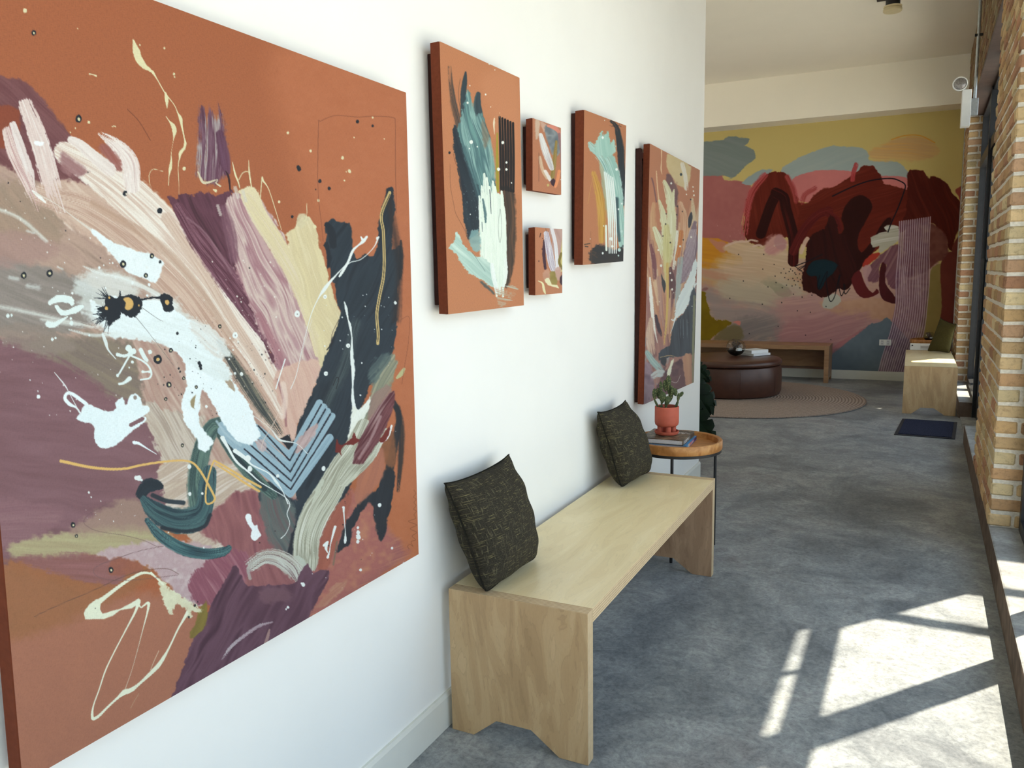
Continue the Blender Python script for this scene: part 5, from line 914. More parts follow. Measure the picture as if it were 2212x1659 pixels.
painting([(2.6121, 1.9407), (2.8638, 1.9443), (2.8621, 1.6993), (2.6051, 1.6951)], art_small_top, 110, 230, .05, .024, 'small square painting with a grey white stroke, hung above its smaller twin', EP)
painting([(2.6211, 1.5690), (2.8695, 1.5719), (2.8640, 1.3304), (2.6166, 1.3294)], art_small_low, 110, 220, .05, .024, 'small square painting with striped lilac stroke, the lower of the small pair', EP)
painting([(3.0775, 2.0449), (3.6021, 2.0629), (3.5650, 1.4545), (3.0566, 1.4371)], art_mid, 180, 420, .06, .022, 'medium rust painting with pale teal arc, mustard stroke and white parallel lines', EP)
painting([(3.9712, 2.0330), (5.0164, 2.0132), (4.9417, .7146), (3.8944, .7365)], art_far, 200, 700, .06, .027, 'crowded painting with cream leaf shapes at the far end of the white wall', EP)
# mural, painted on a thin skim over the end wall
nc, nr = 760, 640
yy = np.linspace(-2.6, 1.712, nc); zz = np.linspace(3.212, .112, nr); Yg, Zg = np.meshgrid(yy, zz)
P = np.stack([Yg, np.full_like(Yg, 10.994), Zg], -1); X, Y = trace(P.reshape(-1, 3))
mu = grid_obj('mural', P, art_mural(X.reshape(nr, nc), Y.reshape(nr, nc)), 'mural_paint', None, np.array([1.55, 1.6, 1.85]), False)
tag(mu, 'wall-size abstract mural of yellow, pink and deep red shapes on the end wall', 'mural')
# ---------------------------------------------------------------- brick piers, header and concrete ledges on the right
bm = bmesh.new()
for sx in (-1, 1):
    for sy in (-1, 1):
        for sz in (-1, 1):
            for k in range(3):
                q = [sx * .5, sy * .5, sz * .5]; q = [w if i == k else w * .86 for i, w in enumerate(q)]; bm.verts.new(q)
bmesh.ops.convex_hull(bm, input=bm.verts); bmesh.ops.dissolve_limit(bm, angle_limit=.02, verts=bm.verts, edges=bm.edges)
bm.verts.index_update(); BRV = [v.co.copy() for v in bm.verts]; BRF = [[v.index for v in f.verts] for f in bm.faces]; bm.free()
BT = [srgb(*q) for q in ((214, 182, 138), (206, 172, 126), (222, 194, 150), (200, 162, 122), (208, 170, 136), (226, 206, 164), (196, 160, 124), (190, 144, 114))]
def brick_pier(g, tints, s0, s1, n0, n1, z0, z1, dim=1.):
    """mortar core and individual bricks on the room face and both jambs (local frame n, s, z)"""
    g.box((n0 + .007, s0 + .007, z0), (n1, s1 - .007, z1), 1)
    tints += [(.6, .58, .5, 1)] * 8
    R = random.Random(int(s0 * 100))
    z = z0 + .004; row = 0; ch = .0762
    def br(a, b):
        c = [(p + q) / 2 for p, q in zip(a, b)]; d = [q - p for p, q in zip(a, b)]; ch_ = .008; vs = []
        for v in BRV:
            q = []
            for i in range(3):
                k = v[i]; e = d[i] / 2
                q.append(c[i] + (e if k > .49 else -e if k < -.49 else (e - min(ch_, e * .5)) if k > 0 else -(e - min(ch_, e * .5))) + R.uniform(-.0022, .0022))
            vs.append(RW(*q))
        o = len(g.v); g.v += vs; g.f += [tuple(i + o for i in f) for f in BRF]; g.m += [0] * len(BRF)
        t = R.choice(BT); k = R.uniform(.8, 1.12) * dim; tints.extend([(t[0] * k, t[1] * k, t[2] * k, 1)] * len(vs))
    while z < z1 - .03:
        h = min(ch - .0165, z1 - z); s = s0; first = True
        while s < s1 - .02:
            w = (.196 if row % 2 == 0 else .094) if first else .2
            e = min(s + w, s1)
            if s1 - e < .05: e = s1
            jamb = first or e >= s1 - .001
            dep = (.20 if row % 2 else .095) if jamb else .095
            br((n0 + R.uniform(-.003, .002), s, z), (n0 + min(dep, n1 - n0), e, z + h))
            if jamb and n1 - n0 > dep + .03:
                nn = n0 + dep + .012
                while nn < n1 - .02:
                    ne = min(nn + .2, n1); br((nn, s, z), (ne, min(s + .09, s1) if first else s1, z + h)) if first else br((nn, s1 - .09, z), (ne, s1, z + h)); nn = ne + .012
            s = e + .012; first = False
        z += ch; row += 1
def brick_obj(name, parts, label):
    g = GR(); T = []
    for p in parts: brick_pier(g, T, *p)
    o = g.build(name, ['brick', 'mortar'], fix=False)
    a = o.data.attributes.new('tint', 'FLOAT_COLOR', 'POINT'); a.data.foreach_set('color', np.array(T, np.float32).ravel())
    return struct(o, label)
brick_obj('wall_right', [(4.4, 5.78, 0, .34, .151, 3.0, .80), (10.0, 10.985, 0, .34, .0, 3.0, .72), (-4.1, 10.985, 0, .24, 3.0, 3.73, .42)], 'tan common brick piers and header along the window side')  # header tints dimmed well below the piers, its shadow put into the colour
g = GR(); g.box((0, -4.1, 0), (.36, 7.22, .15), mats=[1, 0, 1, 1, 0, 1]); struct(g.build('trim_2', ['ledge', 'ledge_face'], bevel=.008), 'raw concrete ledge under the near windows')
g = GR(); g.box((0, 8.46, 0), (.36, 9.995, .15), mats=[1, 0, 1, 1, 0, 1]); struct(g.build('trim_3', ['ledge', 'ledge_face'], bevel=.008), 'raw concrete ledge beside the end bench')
g = GR(); g.box((.003, -4.05, 2.965), (.23, 4.39, 2.998)); g.box((.003, 5.79, 2.965), (.23, 9.99, 2.998)); struct(g.build('trim_4', 'beam'), 'dark steel lintel under the brick header')
g = GR(); g.box((0.02, 7.225, -.02), (.36, 8.455, .012)); struct(g.build('trim_5', 'ledge'), 'door threshold')
def window(name, s0, s1, mull, z0, tz, label, thin=()):
    t = bpy.data.objects.new(name, None); col.objects.link(t); t.location = RW(.16, (s0 + s1) / 2, z0); struct(t, label)
    g = GR(); a, b = .125, .205; top = 2.964
    g.box((a, s0, z0), (b, s1, z0 + .06)); g.box((a, s0, top - .03), (b, s1, top)); g.box((a, s0, tz), (b, s1, tz + .1))
    for s in [s0 + .03, s1 - .03]: g.box((a, s - .03, z0), (b, s + .03, top))
    for s in mull: g.box((a, s - .03, z0), (b + .03, s + .03, top))
    for s in thin: g.box((a + .03, s - .01, tz), (b - .03, s + .01, top))
    g.build('window_frame', 'frame', t, tuple(t.location))
    ed = [s0 + .03] + sorted(mull) + [s1 - .03]
    for p, q in zip(ed[:-1], ed[1:]):
        for za, zb in ((z0 + .055, tz + .005), (tz + .095, top - .025)):
            g = GR(); x = .165
            g.v = [RW(x, p, za), RW(x, q, za), RW(x, q, zb), RW(x, p, zb)]; g.f = [(0, 1, 2, 3)]; g.m = [0]
            g.build('pane', 'pane', t, tuple(t.location), fix=False)
    return t
window('window_1', -4.05, 4.39, [3.40, 2.12, .84, -.44, -1.72, -3.0], .15, 2.42, 'near row of tall black framed shop windows', (3.9, 3.0))
window('window_2', 5.79, 7.2, [], .15, 2.42, 'narrow black framed window between the brick pier and the door')
window('window_3', 8.5, 9.98, [], .15, 2.42, 'black framed window beside the end bench')
# door
t = bpy.data.objects.new('door_1', None); col.objects.link(t); t.location = RW(.16, 7.85, 0); struct(t, 'black framed glass entrance door with pull handle')
g = GR()
for s in (7.23, 8.47): g.box((.11, s - .03, .0), (.205, s + .03, 2.964))
g.box((.125, 7.26, 2.42), (.205, 8.44, 2.52)); g.box((.125, 7.26, 2.934), (.205, 8.44, 2.964)); g.build('door_frame', 'frame', t, tuple(t.location))
g = GR(); g.box((.14, 7.265, .02), (.19, 7.36, 2.415)); g.box((.14, 8.34, .02), (.19, 8.435, 2.415)); g.box((.14, 7.36, .02), (.19, 8.34, .22)); g.box((.14, 7.36, 2.30), (.19, 8.34, 2.415)); lf = g.build('door_leaf', 'frame', t, tuple(t.location))
for za, zb, p, q in ((.215, 2.305, 7.355, 8.345), (2.515, 2.94, 7.255, 8.445)):
    g = GR(); g.v = [RW(.165, p, za), RW(.165, q, za), RW(.165, q, zb), RW(.165, p, zb)]; g.f = [(0, 1, 2, 3)]; g.m = [0]; g.build('pane', 'pane', t, tuple(t.location), fix=False)
g = GR(); g.tube([(.07, 7.31, .98), (.07, 7.31, 1.46)], .016); g.tube([(.145, 7.31, 1.0), (.07, 7.31, 1.0)], .012); g.tube([(.145, 7.31, 1.44), (.07, 7.31, 1.44)], .012); g.box((.11, 7.285, 1.22), (.145, 7.335, 1.34)); g.build('door_handle', 'black', t, tuple(t.location), smooth=True)
# street side: pavement and the slatted awning over the entrance
g = G(); g.box((2.0, -14, -.14), (26, 26, -.1)); struct(g.build('pavement', 'asphalt'), 'sunlit pavement outside')
t = thing('awning', 'dark cloth awning over the entrance, outside the glass', 'awning', (2.0, 7.6, 3.4)); t['kind'] = 'structure'
g = G(); g.box((1.965, 5.21, 3.39), (3.6, 10.12, 3.41)); g.build('awning_cloth', 'awning', t, (2.0, 7.6, 3.4))
g = G(); g.box((1.99, 4.79, 3.385), (3.6, 4.87, 3.42)); g.box((1.99, 10.55, 3.385), (3.6, 10.72, 3.42)); g.box((3.6, 4.79, 3.385), (3.66, 10.72, 3.42)); g.build('awning_frame', 'black', t, (2.0, 7.6, 3.4))
# ---------------------------------------------------------------- benches
def end_panel(y0, y1, x0, w, h, parent, base, mats, arch):
    g = G()
    pr = [(x0, 0)] + [(x0 + w * a, b) for a, b in arch] + [(x0 + w, 0), (x0 + w, h), (x0, h)]
    n = len(pr); o = [(x, y0, z) for x, z in pr] + [(x, y1, z) for x, z in pr]
    g.add(o, [tuple(range(n)), tuple(range(2 * n - 1, n - 1, -1))], 0)
    for i in range(n):
        j = (i + 1) % n; g.f.append((i, n + i, n + j, j)); g.m.append(1)
    return g.build('end_panel', mats, parent, base, bevel=.0015)
ARCH = [(.17, 0), (.345, .064), (.60, .064), (.80, 0)]
def bench(x0, y0, w, l, h, th, label, mats_p, top='birch_top'):
    b = (x0 + w / 2, y0 + l / 2, 0); t = thing('bench', label, 'bench', b, 'plywood benches')
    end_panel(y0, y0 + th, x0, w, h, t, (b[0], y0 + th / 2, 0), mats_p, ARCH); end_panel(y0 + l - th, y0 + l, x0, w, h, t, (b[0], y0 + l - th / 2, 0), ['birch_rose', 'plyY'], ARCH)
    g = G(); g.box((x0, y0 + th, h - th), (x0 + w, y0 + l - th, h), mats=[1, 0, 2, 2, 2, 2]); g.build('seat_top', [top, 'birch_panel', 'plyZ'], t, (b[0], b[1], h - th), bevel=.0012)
    return t
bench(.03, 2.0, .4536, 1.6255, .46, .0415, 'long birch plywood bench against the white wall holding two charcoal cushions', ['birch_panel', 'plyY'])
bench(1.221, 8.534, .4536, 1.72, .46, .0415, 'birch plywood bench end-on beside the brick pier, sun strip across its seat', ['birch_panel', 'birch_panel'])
# oak bench under the mural, with an apron board
t = thing('bench', 'low brown oak bench with apron board standing under the mural', 'bench', (-.6, 10.72, 0), 'plywood benches')
b = (-.6, 10.72, 0)
for x in (-1.75, .322):
    g = G(); pr = [(10.49, 0), (10.58, 0), (10.62, .05), (10.83, .05), (10.87, 0), (10.95, 0), (10.95, .46), (10.49, .46)]; n = len(pr)
    o = [(x, y, z) for y, z in pr] + [(x + .054, y, z) for y, z in pr]; g.add(o, [tuple(range(n)), tuple(range(2 * n - 1, n - 1, -1))])
    for i in range(n): g.f.append((i, n + i, n + (i + 1) % n, (i + 1) % n)); g.m.append(0)
    g.build('end_panel', 'oak', t, (x + .027, 10.72, 0), bevel=.002)
g = G(); g.box((-1.696, 10.49, .406), (.322, 10.95, .46)); g.build('seat_top', 'oak', t, (b[0], b[1], .406), bevel=.002)
g = G(); g.box((-1.696, 10.86, .16), (.322, 10.885, .40)); g.build('apron_board', 'oak', t, (b[0], 10.87, .16), bevel=.002)
# ---------------------------------------------------------------- cushions
def cushion(c, th, mat, label, lean, seed):
    """c: bottom-left, bottom-right, top-right, top-left corner points"""
    R = random.Random(seed); N = 40; c = [Vector(q) for q in c]; ctr = sum(c, Vector()) / 4
    nrm = (c[1] - c[0]).cross(c[3] - c[0]).normalized()
    if nrm.x * lean < 0: nrm = -nrm
    t = tag(bpy.data.objects.new('cushion', None), label, 'cushion', 'woven cushions'); col.objects.link(t); t.location = (c[0] + c[1]) / 2
    V = []; UV = []; idx = {}
    for sgn in (1, -1):
        for j in range(N + 1):
            for i in range(N + 1):
                u, v = 2 * i / N - 1, 2 * j / N - 1
                if sgn < 0 and abs(abs(u) - 1) + 0 < 1e-6 or sgn < 0 and abs(abs(v) - 1) < 1e-6: idx[(sgn, i, j)] = idx[(1, i, j)]; continue
                uu = u * (1 - .05 * (1 - v * v) ) ; vv = v * (1 - .06 * (1 - u * u)); kc = 1 - (.05 if v < 0 else -.03) * (u * v) ** 8; uu *= kc; vv *= kc
                p = c[0] * (1 - uu) * (1 - vv) / 4 + c[1] * (1 + uu) * (1 - vv) / 4 + c[2] * (1 + uu) * (1 + vv) / 4 + c[3] * (1 - uu) * (1 + vv) / 4
                h = (max(0, (1 - u ** 2)) ** .45) * (max(0, (1 - v ** 2)) ** .45)
                wr = .004 * math.sin(7 * u + 3 * v + seed) * (abs(u * v)) + .004 * math.sin(5 * v * v + 9 * u) * (1 - h) + .003 * math.sin(11 * v + 4 * u * u)
                p = p + nrm * sgn * (h * th + wr * h ** .3 * (h > 0)); idx[(sgn, i, j)] = len(V); V.append(p); UV.append((i / N, j / N))
    g = G(); F = []
    for sgn in (1, -1):
        for j in range(N):
            for i in range(N):
                q = [idx[(sgn, i, j)], idx[(sgn, i + 1, j)], idx[(sgn, i + 1, j + 1)], idx[(sgn, i, j + 1)]]; F.append(q if sgn > 0 else q[::-1])
    g.add(V, F); o = g.build('cushion_cover', mat, t, tuple(t.location), smooth=True)
    uvl = o.data.uv_layers.new(name='UVMap')
    for lp in o.data.loops: uvl.data[lp.index].uv = UV[lp.vertex_index]
    g = G(); ed = [V[idx[(1, i, 0)]] for i in range(N + 1)] + [V[idx[(1, N, j)]] for j in range(1, N + 1)] + [V[idx[(1, i, N)]] for i in range(N - 1, -1, -1)] + [V[idx[(1, 0, j)]] for j in range(N - 1, -1, -1)]
    g.tube(ed, .0028, 6); g.build('seam_piping', 'piping', t, tuple(t.location), smooth=True)
    return t
cushion([(.158, 2.0, .463), (.170, 2.345, .463), (.060, 2.362, .797), (.060, 1.955, .80)], .092, 'cushion', 'charcoal woven cushion at the near end of the long bench', 1, 1)
cushion([(.148, 3.28, .463), (.180, 3.62, .463), (.06, 3.60, .797), (.06, 3.235, .802)], .092, 'cushion', 'charcoal woven cushion at the far end of the long bench, by the side table', 1, 2)
cushion([(1.435, 10.08, .463), (1.655, 9.96, .463), (1.685, 9.60, .80), (1.545, 9.93, .845)], .06, 'cushion_green', 'moss green cushion on the bench by the brick pier', -1, 3)
# ---------------------------------------------------------------- tray tables
def tray_table(x, y, zt, r, label, n_leg=4, a0=.4):
    t = thing('side_table', label, 'side table', (x, y, 0), 'tray side tables')
    g = G(); z = zt - .045
    g.lathe([(r * .985, z), (r, z + .006), (r, z + .04), (r - .004, zt), (r - .014, zt), (r - .02, zt - .004), (r - .022, z + .016)], (x, y, 0), 56); g.build('tray_top', 'tray_wood', t, (x, y, z), smooth=True)
    g = G(); R1, R2 = r - .004, r - .016
    g.lathe([(R2, z - .014), (R1, z - .014), (R1, z - .001), (R2, z - .001), (R2, z - .014)], (x, y, 0), 56, cap=False); g.build('ring_frame', 'black', t, (x, y, z), smooth=True)
    for k in range(n_leg):
        a = a0 + 2 * PI * k / n_leg; px, py = x + (r - .012) * math.cos(a), y + (r - .012) * math.sin(a)
        g = G(); g.tube([(px, py, 0), (px, py, z - .004)], .0075, 10); g.build('leg', 'black', t, (px, py, 0), smooth=True)
    return t
TX, TY, TZ = .232, 3.90, .575
tray_table(TX, TY, TZ, .222, 'round wooden tray table with black metal legs beside the long bench', 3, -1.42)
tray_table(1.45, 10.68, .555, .195, 'round wooden tray table behind the bench by the brick pier', 3, .5)
# books
def book(x, y, z, w, d, h, rot, mats, label, spine=True, letters=None, grp=None):
    t = thing('book', label, 'book', (x, y, z), grp); c, s = math.cos(rot), math.sin(rot)
    T = lambda p: (x + c * p[0] - s * p[1], y + s * p[0] + c * p[1], z + p[2])
    def part(name, boxes, m):
        g = G()
        for a, b in boxes: g.box(a, b)
        g.v = [T(p) for p in g.v]; return g.build(name, m, t, (x, y, z), bevel=.0008)
    k = .0028
    part('cover', [((-w / 2, -d / 2, 0), (w / 2, d / 2, k)), ((-w / 2, -d / 2, h - k), (w / 2, d / 2, h))], mats[0])
    part('spine', [((w / 2 - k, -d / 2, k), (w / 2, d / 2, h - k))], mats[1])
    part('pages', [((-w / 2 + .004, -d / 2 + .004, k), (w / 2 - k, d / 2 - .004, h - k))], 'pages')
    if letters:
        g = G()
        for a, b in letters: g.box(a, b)
        g.v = [T(p) for p in g.v]; g.build('lettering', 'white_plastic', t, (x, y, z))
    return t
RL = random.Random(4); let = []
for i in range(9):   # broken, unreadable white capitals on the jacket and the spine, as in the photo
    x0 = .012 + i * .0; 
def glyphs(x0, y0, z0, n, w, h, along, R):
    out = []
    for i in range(n):
        o = i * w * 1.25
        for k in range(3):
            if R.random() < .85:
                a, b = R.choice([((0, 0), (.22, 1)), ((.75, 0), (1, 1)), ((0, .8), (1, 1)), ((0, 0), (1, .2)), ((0, .4), (1, .6)), ((.4, 0), (.62, 1))])
                if along == 'top': out.append(((x0 + o + a[0] * w, y0 + a[1] * h, z0), (x0 + o + b[0] * w, y0 + b[1] * h, z0 + .0004)))
                else: out.append(((x0, y0 + o + a[0] * w, z0 + a[1] * h), (x0 + .0004, y0 + o + b[0] * w, z0 + b[1] * h)))
    return out
zb = TZ - .045 + .0165
book(TX - .035, TY + .0, zb, .215, .262, .020, .05, ['cover_blue', 'spine'], 'blue book with a rainbow spine at the bottom of the tray table stack', letters=glyphs(.1076, -.02, .005, 5, .012, .009, 'side', RL), grp='books on the tray table')
book(TX - .045, TY - .008, zb + .0205, .212, .250, .026, .02, ['jacket', 'jacket'], 'dark illustrated hardback on top of the blue book, under the cactus pot', letters=glyphs(.035, .035, .0261, 4, .014, .03, 'top', RL) + glyphs(.1061, -.11, .006, 9, .012, .013, 'side', RL), grp='books on the tray table')
# cactus in a footed terracotta pot
px, py, pz = TX - .052, TY - .005, zb + .0468
t = thing('potted_cactus', 'bunny-ear cactus in a footed terracotta pot standing on the book stack', 'cactus', (px, py, pz))
g = G(); g.lathe([(.046, 0), (.056, .003), (.060, .010), (.061, .019), (.057, .019), (.054, .010), (.02, .007)], (px, py, pz), 40); g.build('saucer', 'terracotta', t, (px, py, pz), smooth=True)
g = G(); R = .060
g.lathe([(.030, .042), (.050, .044), (.057, .050), (R, .062), (R, .140), (R - .002, .143), (R - .006, .143), (R - .007, .138), (R - .007, .128)], (px, py, pz), 40)
pot = g.build('pot', 'terracotta', t, (px, py, pz), smooth=True)
for k in range(4):
    a = .5 + k * PI / 2; cx, cy = px + .034 * math.cos(a), py + .034 * math.sin(a); g = G(); g.lathe([(.0135, .008), (.0135, .046)], (cx, cy, pz), 16); g.build('foot', 'terracotta', pot, (cx, cy, pz), smooth=True)
g = G(); g.lathe([(.002, .1285), (.03, .130), (.052, .128)], (px, py, pz), 24); g.build('soil', 'soil', t, (px, py, pz))
def pad(bx, bz, w, h, th, rx, rz, dy=0.):
    g = G(); V = []; n, m = 14, 10
    for j in range(m + 1):
        v = j / m; r = math.sin(PI * min(1, max(.0, v)) ) ** .55 * (.62 + .38 * v) if 0 < v < 1 else .02
        for i in range(n):
            a = 2 * PI * i / n; V.append((w / 2 * r * math.cos(a), th / 2 * r * math.sin(a), h * v))
    F = [(j * n + i, j * n + (i + 1) % n, (j + 1) * n + (i + 1) % n, (j + 1) * n + i) for j in range(m) for i in range(n)] + [tuple(range(n))[::-1], tuple(range(m * n, m * n + n))]
    Mx = Matrix.Translation((px + bx * .896, py + bx * .444 + dy, pz + bz)) @ Matrix.Rotation(rz, 4, 'Z') @ Matrix.Rotation(rx, 4, 'Y')
    g.add([tuple(Mx @ Vector(v)) for v in V], F); return g.build('cactus_pad', 'cactus', t, tuple(Mx.translation), smooth=True)
for a in [(-.038, .125, .014, .062, .012, -.45, .45), (-.062, .172, .028, .062, .014, -.02, .45), (-.030, .13, .012, .05, .012, -.1, .45, .02), (-.046, .176, .028, .060, .014, -.1, .45, .02),
          (-.005, .12, .018, .06, .014, 0, .45), (-.016, .160, .044, .062, .026, -.05, .4, -.02), (.008, .150, .036, .048, .022, .05, .5, -.025), (-.026, .205, .022, .066, .014, -.05, .5, -.01), (-.012, .212, .030, .062, .014, -.08, .3, .02), (.012, .190, .034, .060, .018, .0, .45, .01), (.006, .232, .032, .066, .014, -.04, .45, .01), (.024, .195, .018, .052, .012, .1, .5, -.01), (.010, .16, .03, .06, .018, .1, .45, .02),
          (.040, .125, .016, .05, .014, .35, .45), (.054, .160, .020, .05, .014, .12, .45), (.046, .192, .036, .046, .016, -.35, .45), (.062, .186, .022, .034, .012, .55, .45), (-.03, .128, .022, .022, .018, 0, .4)]: pad(*a)
# ---------------------------------------------------------------- lounge end
g = G(); g.lathe([(1.37, 0), (1.38, .004), (1.38, .010), (1.37, .013), (.02, .013)], (-.5, 9.03, .001), 96); rg = g.build('rug', 'rug', None, (-.5, 9.03, .001)); tag(rg, 'round braided jute rug under the brown ottoman', 'rug')
ox, oy = -.60, 9.26
t = thing('ottoman', 'round brown leather storage ottoman on the jute rug', 'ottoman', (ox, oy, .0145))
g = G(); g.lathe([(.54, 0), (.575, .012), (.59, .05), (.594, .18), (.588, .29), (.575, .325), (.555, .335), (.30, .336)], (ox, oy, .0145), 72); g.build('body', 'leather', t, (ox, oy, .0145), smooth=True)
g = G(); g.lathe([(.30, .3365), (.56, .337), (.585, .345), (.592, .362), (.586, .385), (.565, .402), (.50, .408), (.02, .412)], (ox, oy, .0145), 72); g.build('lid', 'leather', t, (ox, oy, .35), smooth=True)
for k in range(8):
    a = -1.14 + k * PI / 4; g = G(); g.tube([(ox + r * math.cos(a), oy + r * math.sin(a), .0145 + z) for r, z in ((.588, .04), (.5955, .12), (.596, .2), (.590, .29))], .0022, 6); g.build('seam', 'leather', t, (ox, oy, .1))
zt = .4268
def terrarium(x, y, z, r, label, seed):
    t = thing('terrarium', label, 'terrarium', (x, y, z), 'glass terrariums'); R = random.Random(seed); pr = []
    for k in range(15):
        a = -PI / 2 + (PI * .86) * k / 14; pr.append((max(.02, r * math.cos(a)), r * .92 * (1 + math.sin(a))))
    g = G(); g.lathe(pr, (x, y, z + .001), 40, cap=False); g.build('glass_bowl', 'bowl', t, (x, y, z), smooth=True, fix=False)
    s = [(rr * .97, hh + .003) for rr, hh in pr[:7]]; g = G(); g.lathe([(.015, .003)] + s, (x, y, z), 32); g.build('soil', 'soil', t, (x, y, z))
    top = s[-1][1]; g = G()
    for k in range(16):
        a = R.uniform(0, 2 * PI); l = R.uniform(.5, 1.25) * r; q = R.uniform(.1, .55) * r; m = .5 + R.random() * .3
        g.tube([(x + q * .3 * math.cos(a), y + q * .3 * math.sin(a), z + top - .01), (x + q * .7 * math.cos(a), y + q * .7 * math.sin(a), z + top + l * m), (x + q * 1.3 * math.cos(a), y + q * 1.3 * math.sin(a), z + top + l)], [r * .05, r * .06, r * .015], 6)
        for j in range(3):
            b = R.uniform(0, 2 * PI); zz_ = z + top + l * R.uniform(.4, 1.); g.tube([(x + q * math.cos(a), y + q * math.sin(a), zz_), (x + q * math.cos(a) + .22 * r * math.cos(b), y + q * math.sin(a) + .22 * r * math.sin(b), zz_ + .12 * r)], [r * .045, r * .01], 5)
    g.build('plant', 'twig', t, (x, y, z + top), smooth=True)
    for k, (dx, dy) in enumerate(((.3, -.35), (.45, -.1))):
        g = G(); g.lathe([(.01 * r, 0), (.2 * r, .05 * r), (.24 * r, .2 * r), (.16 * r, .36 * r), (.02 * r, .4 * r)], (x + dx * r, y + dy * r, z + top - .01), 14); g.build('pebble', 'white_cover', t, (x + dx * r, y + dy * r, z + top), smooth=True)
    return t
terrarium(-.525, 9.33, zt, .108, 'glass bowl terrarium with dried plant on the leather ottoman', 3)
terrarium(1.46, 10.62, .532, .062, 'small glass bowl terrarium on the tray table behind the cushion', 8)
book(-.335, 9.50, zt, .21, .26, .026, -.62, ['white_cover', 'white_cover'], 'lower white book on the leather ottoman', grp='white books on the ottoman')
book(-.355, 9.515, zt + .0265, .20, .25, .036, -.66, ['white_cover', 'white_cover'], 'thicker white book lying on top of another on the ottoman', grp='white books on the ottoman')
# white crate behind the bench
t = thing('crate', 'white plastic crate with a hand slot behind the bench by the pier', 'crate', (1.43, 10.36, 0)); b = (1.43, 10.36, 0)
pr = [(1.262, 0), (1.60, 0), (1.60, .525), (1.59, .535), (1.272, .535), (1.262, .525)]
g = G(); g.box((1.262, 10.272, 0), (1.60, 10.284, .45)); g.box((1.262, 10.272, .45), (1.37, 10.284, .535)); g.box((1.47, 10.272, .45), (1.60, 10.284, .535)); g.box((1.37, 10.272, .505), (1.47, 10.284, .535)); g.box((1.37, 10.272, .45), (1.47, 10.284, .475)); g.build('front_panel', 'white_plastic', t, b, bevel=.003)
g = G(); g.box((1.262, 10.284, 0), (1.274, 10.44, .515)); g.box((1.588, 10.284, 0), (1.60, 10.44, .515)); g.box((1.274, 10.428, 0), (1.588, 10.44, .515)); g.box((1.274, 10.284, 0), (1.588, 10.428, .012)); g.build('crate_body', 'white_plastic', t, b, bevel=.002)
g = G(); g.lathe([(.009, 0), (.009, .003)], (1.285, 10.269, .51), 14, ax='y'); g.build('rivet', 'black', t, (1.285, 10.269, .51))
# door mat
t = thing('door_mat', 'navy ribbed door mat with black rubber border in front of the door', 'door mat', (1.42, 7.79, 0))
q = [(1.173, 7.387), (1.626, 7.368), (1.676, 8.19), (1.228, 8.206)]
g = G(); g.prism(q, .0005, .006, 'z'); g.build('rubber_border', 'mat_rim', t, (1.42, 7.79, 0), bevel=.002)
cx, cy = 1.426, 7.787; g = G(); g.prism([(cx + (a - cx) * .88, cy + (b_ - cy) * .91) for a, b_ in q], .006, .011, 'z'); g.build('pile', 'mat_pile', t, (1.42, 7.79, .006))
# wall outlet
t = thing('wall_outlet', 'white double electrical outlet plate on the blue part of the mural', 'outlet', (.982, 10.99, .474))
g = G(); g.box((.915, 10.983, .438), (1.05, 10.9935, .512)); g.build('cover_plate', 'white_plastic', t, (.982, 10.99, .474), bevel=.003)
for x in (.948, 1.016):
    g = G(); g.box((x - .017, 10.981, .446), (x + .017, 10.9832, .504)); rc = g.build('receptacle', 'pages', t, (x, 10.982, .474))
    g = G()
    for zc in (.461, .489): g.box((x - .009, 10.9802, zc - .006), (x - .006, 10.9812, zc + .006)); g.box((x + .005, 10.9802, zc - .005), (x + .008, 10.9812, zc + .005))
    g.build('slot', 'black', rc, (x, 10.981, .474))
# emergency light, junction box, conduit
e = (1.592, 8.0, 2.58)
t = thing('emergency_light', 'white emergency light box with one round lamp head high by the door', 'emergency light', e)
g = G(); g.box((1.556, 7.98, 2.575), (1.626, 8.09, 2.875)); g.build('housing', 'white_plastic', t, e, bevel=.004)
lh = G(); lc = (1.536, 7.99, 2.925); lh.lathe([(.022, .075), (.042, .06), (.056, .02), (.058, -.012), (.050, -.014), (.048, -.006)], lc, 36, ax='y', cap=False); hd = lh.build('lamp_head', 'white_plastic', t, lc, smooth=True)
g = G(); g.lathe([(.049, -.004), (.040, -.010), (.004, -.013)], lc, 30, ax='y'); g.build('lens', 'lens', hd, lc, smooth=True)
g = G(); g.tube([(1.572, 8.03, 2.87), (1.568, 8.03, 2.892), (1.556, 8.03, 2.91)], .012); g.build('swivel', 'white_plastic', t, (1.57, 8.03, 2.88), smooth=True)
g = G(); g.box((1.626, 7.995, 2.66), (1.68, 8.05, 2.80)); jb = g.build('junction_box', 'steel', None, (1.65, 8.02, 2.66), bevel=.003); tag(jb, 'grey metal junction box beside the emergency light', 'junction box')
g = G(); g.tube([(1.652, 8.022, 2.8), (1.652, 8.022, 3.738)], .0125, 14); cd = g.build('conduit', 'steel', None, (1.652, 8.022, 2.8), smooth=True); tag(cd, 'thin grey steel conduit rising from the junction box to the ceiling', 'conduit')
g = G(); g.box((1.625, 8.012, 3.30), (1.685, 8.034, 3.32)); g.build('strap', 'black', cd, (1.652, 8.022, 3.3))
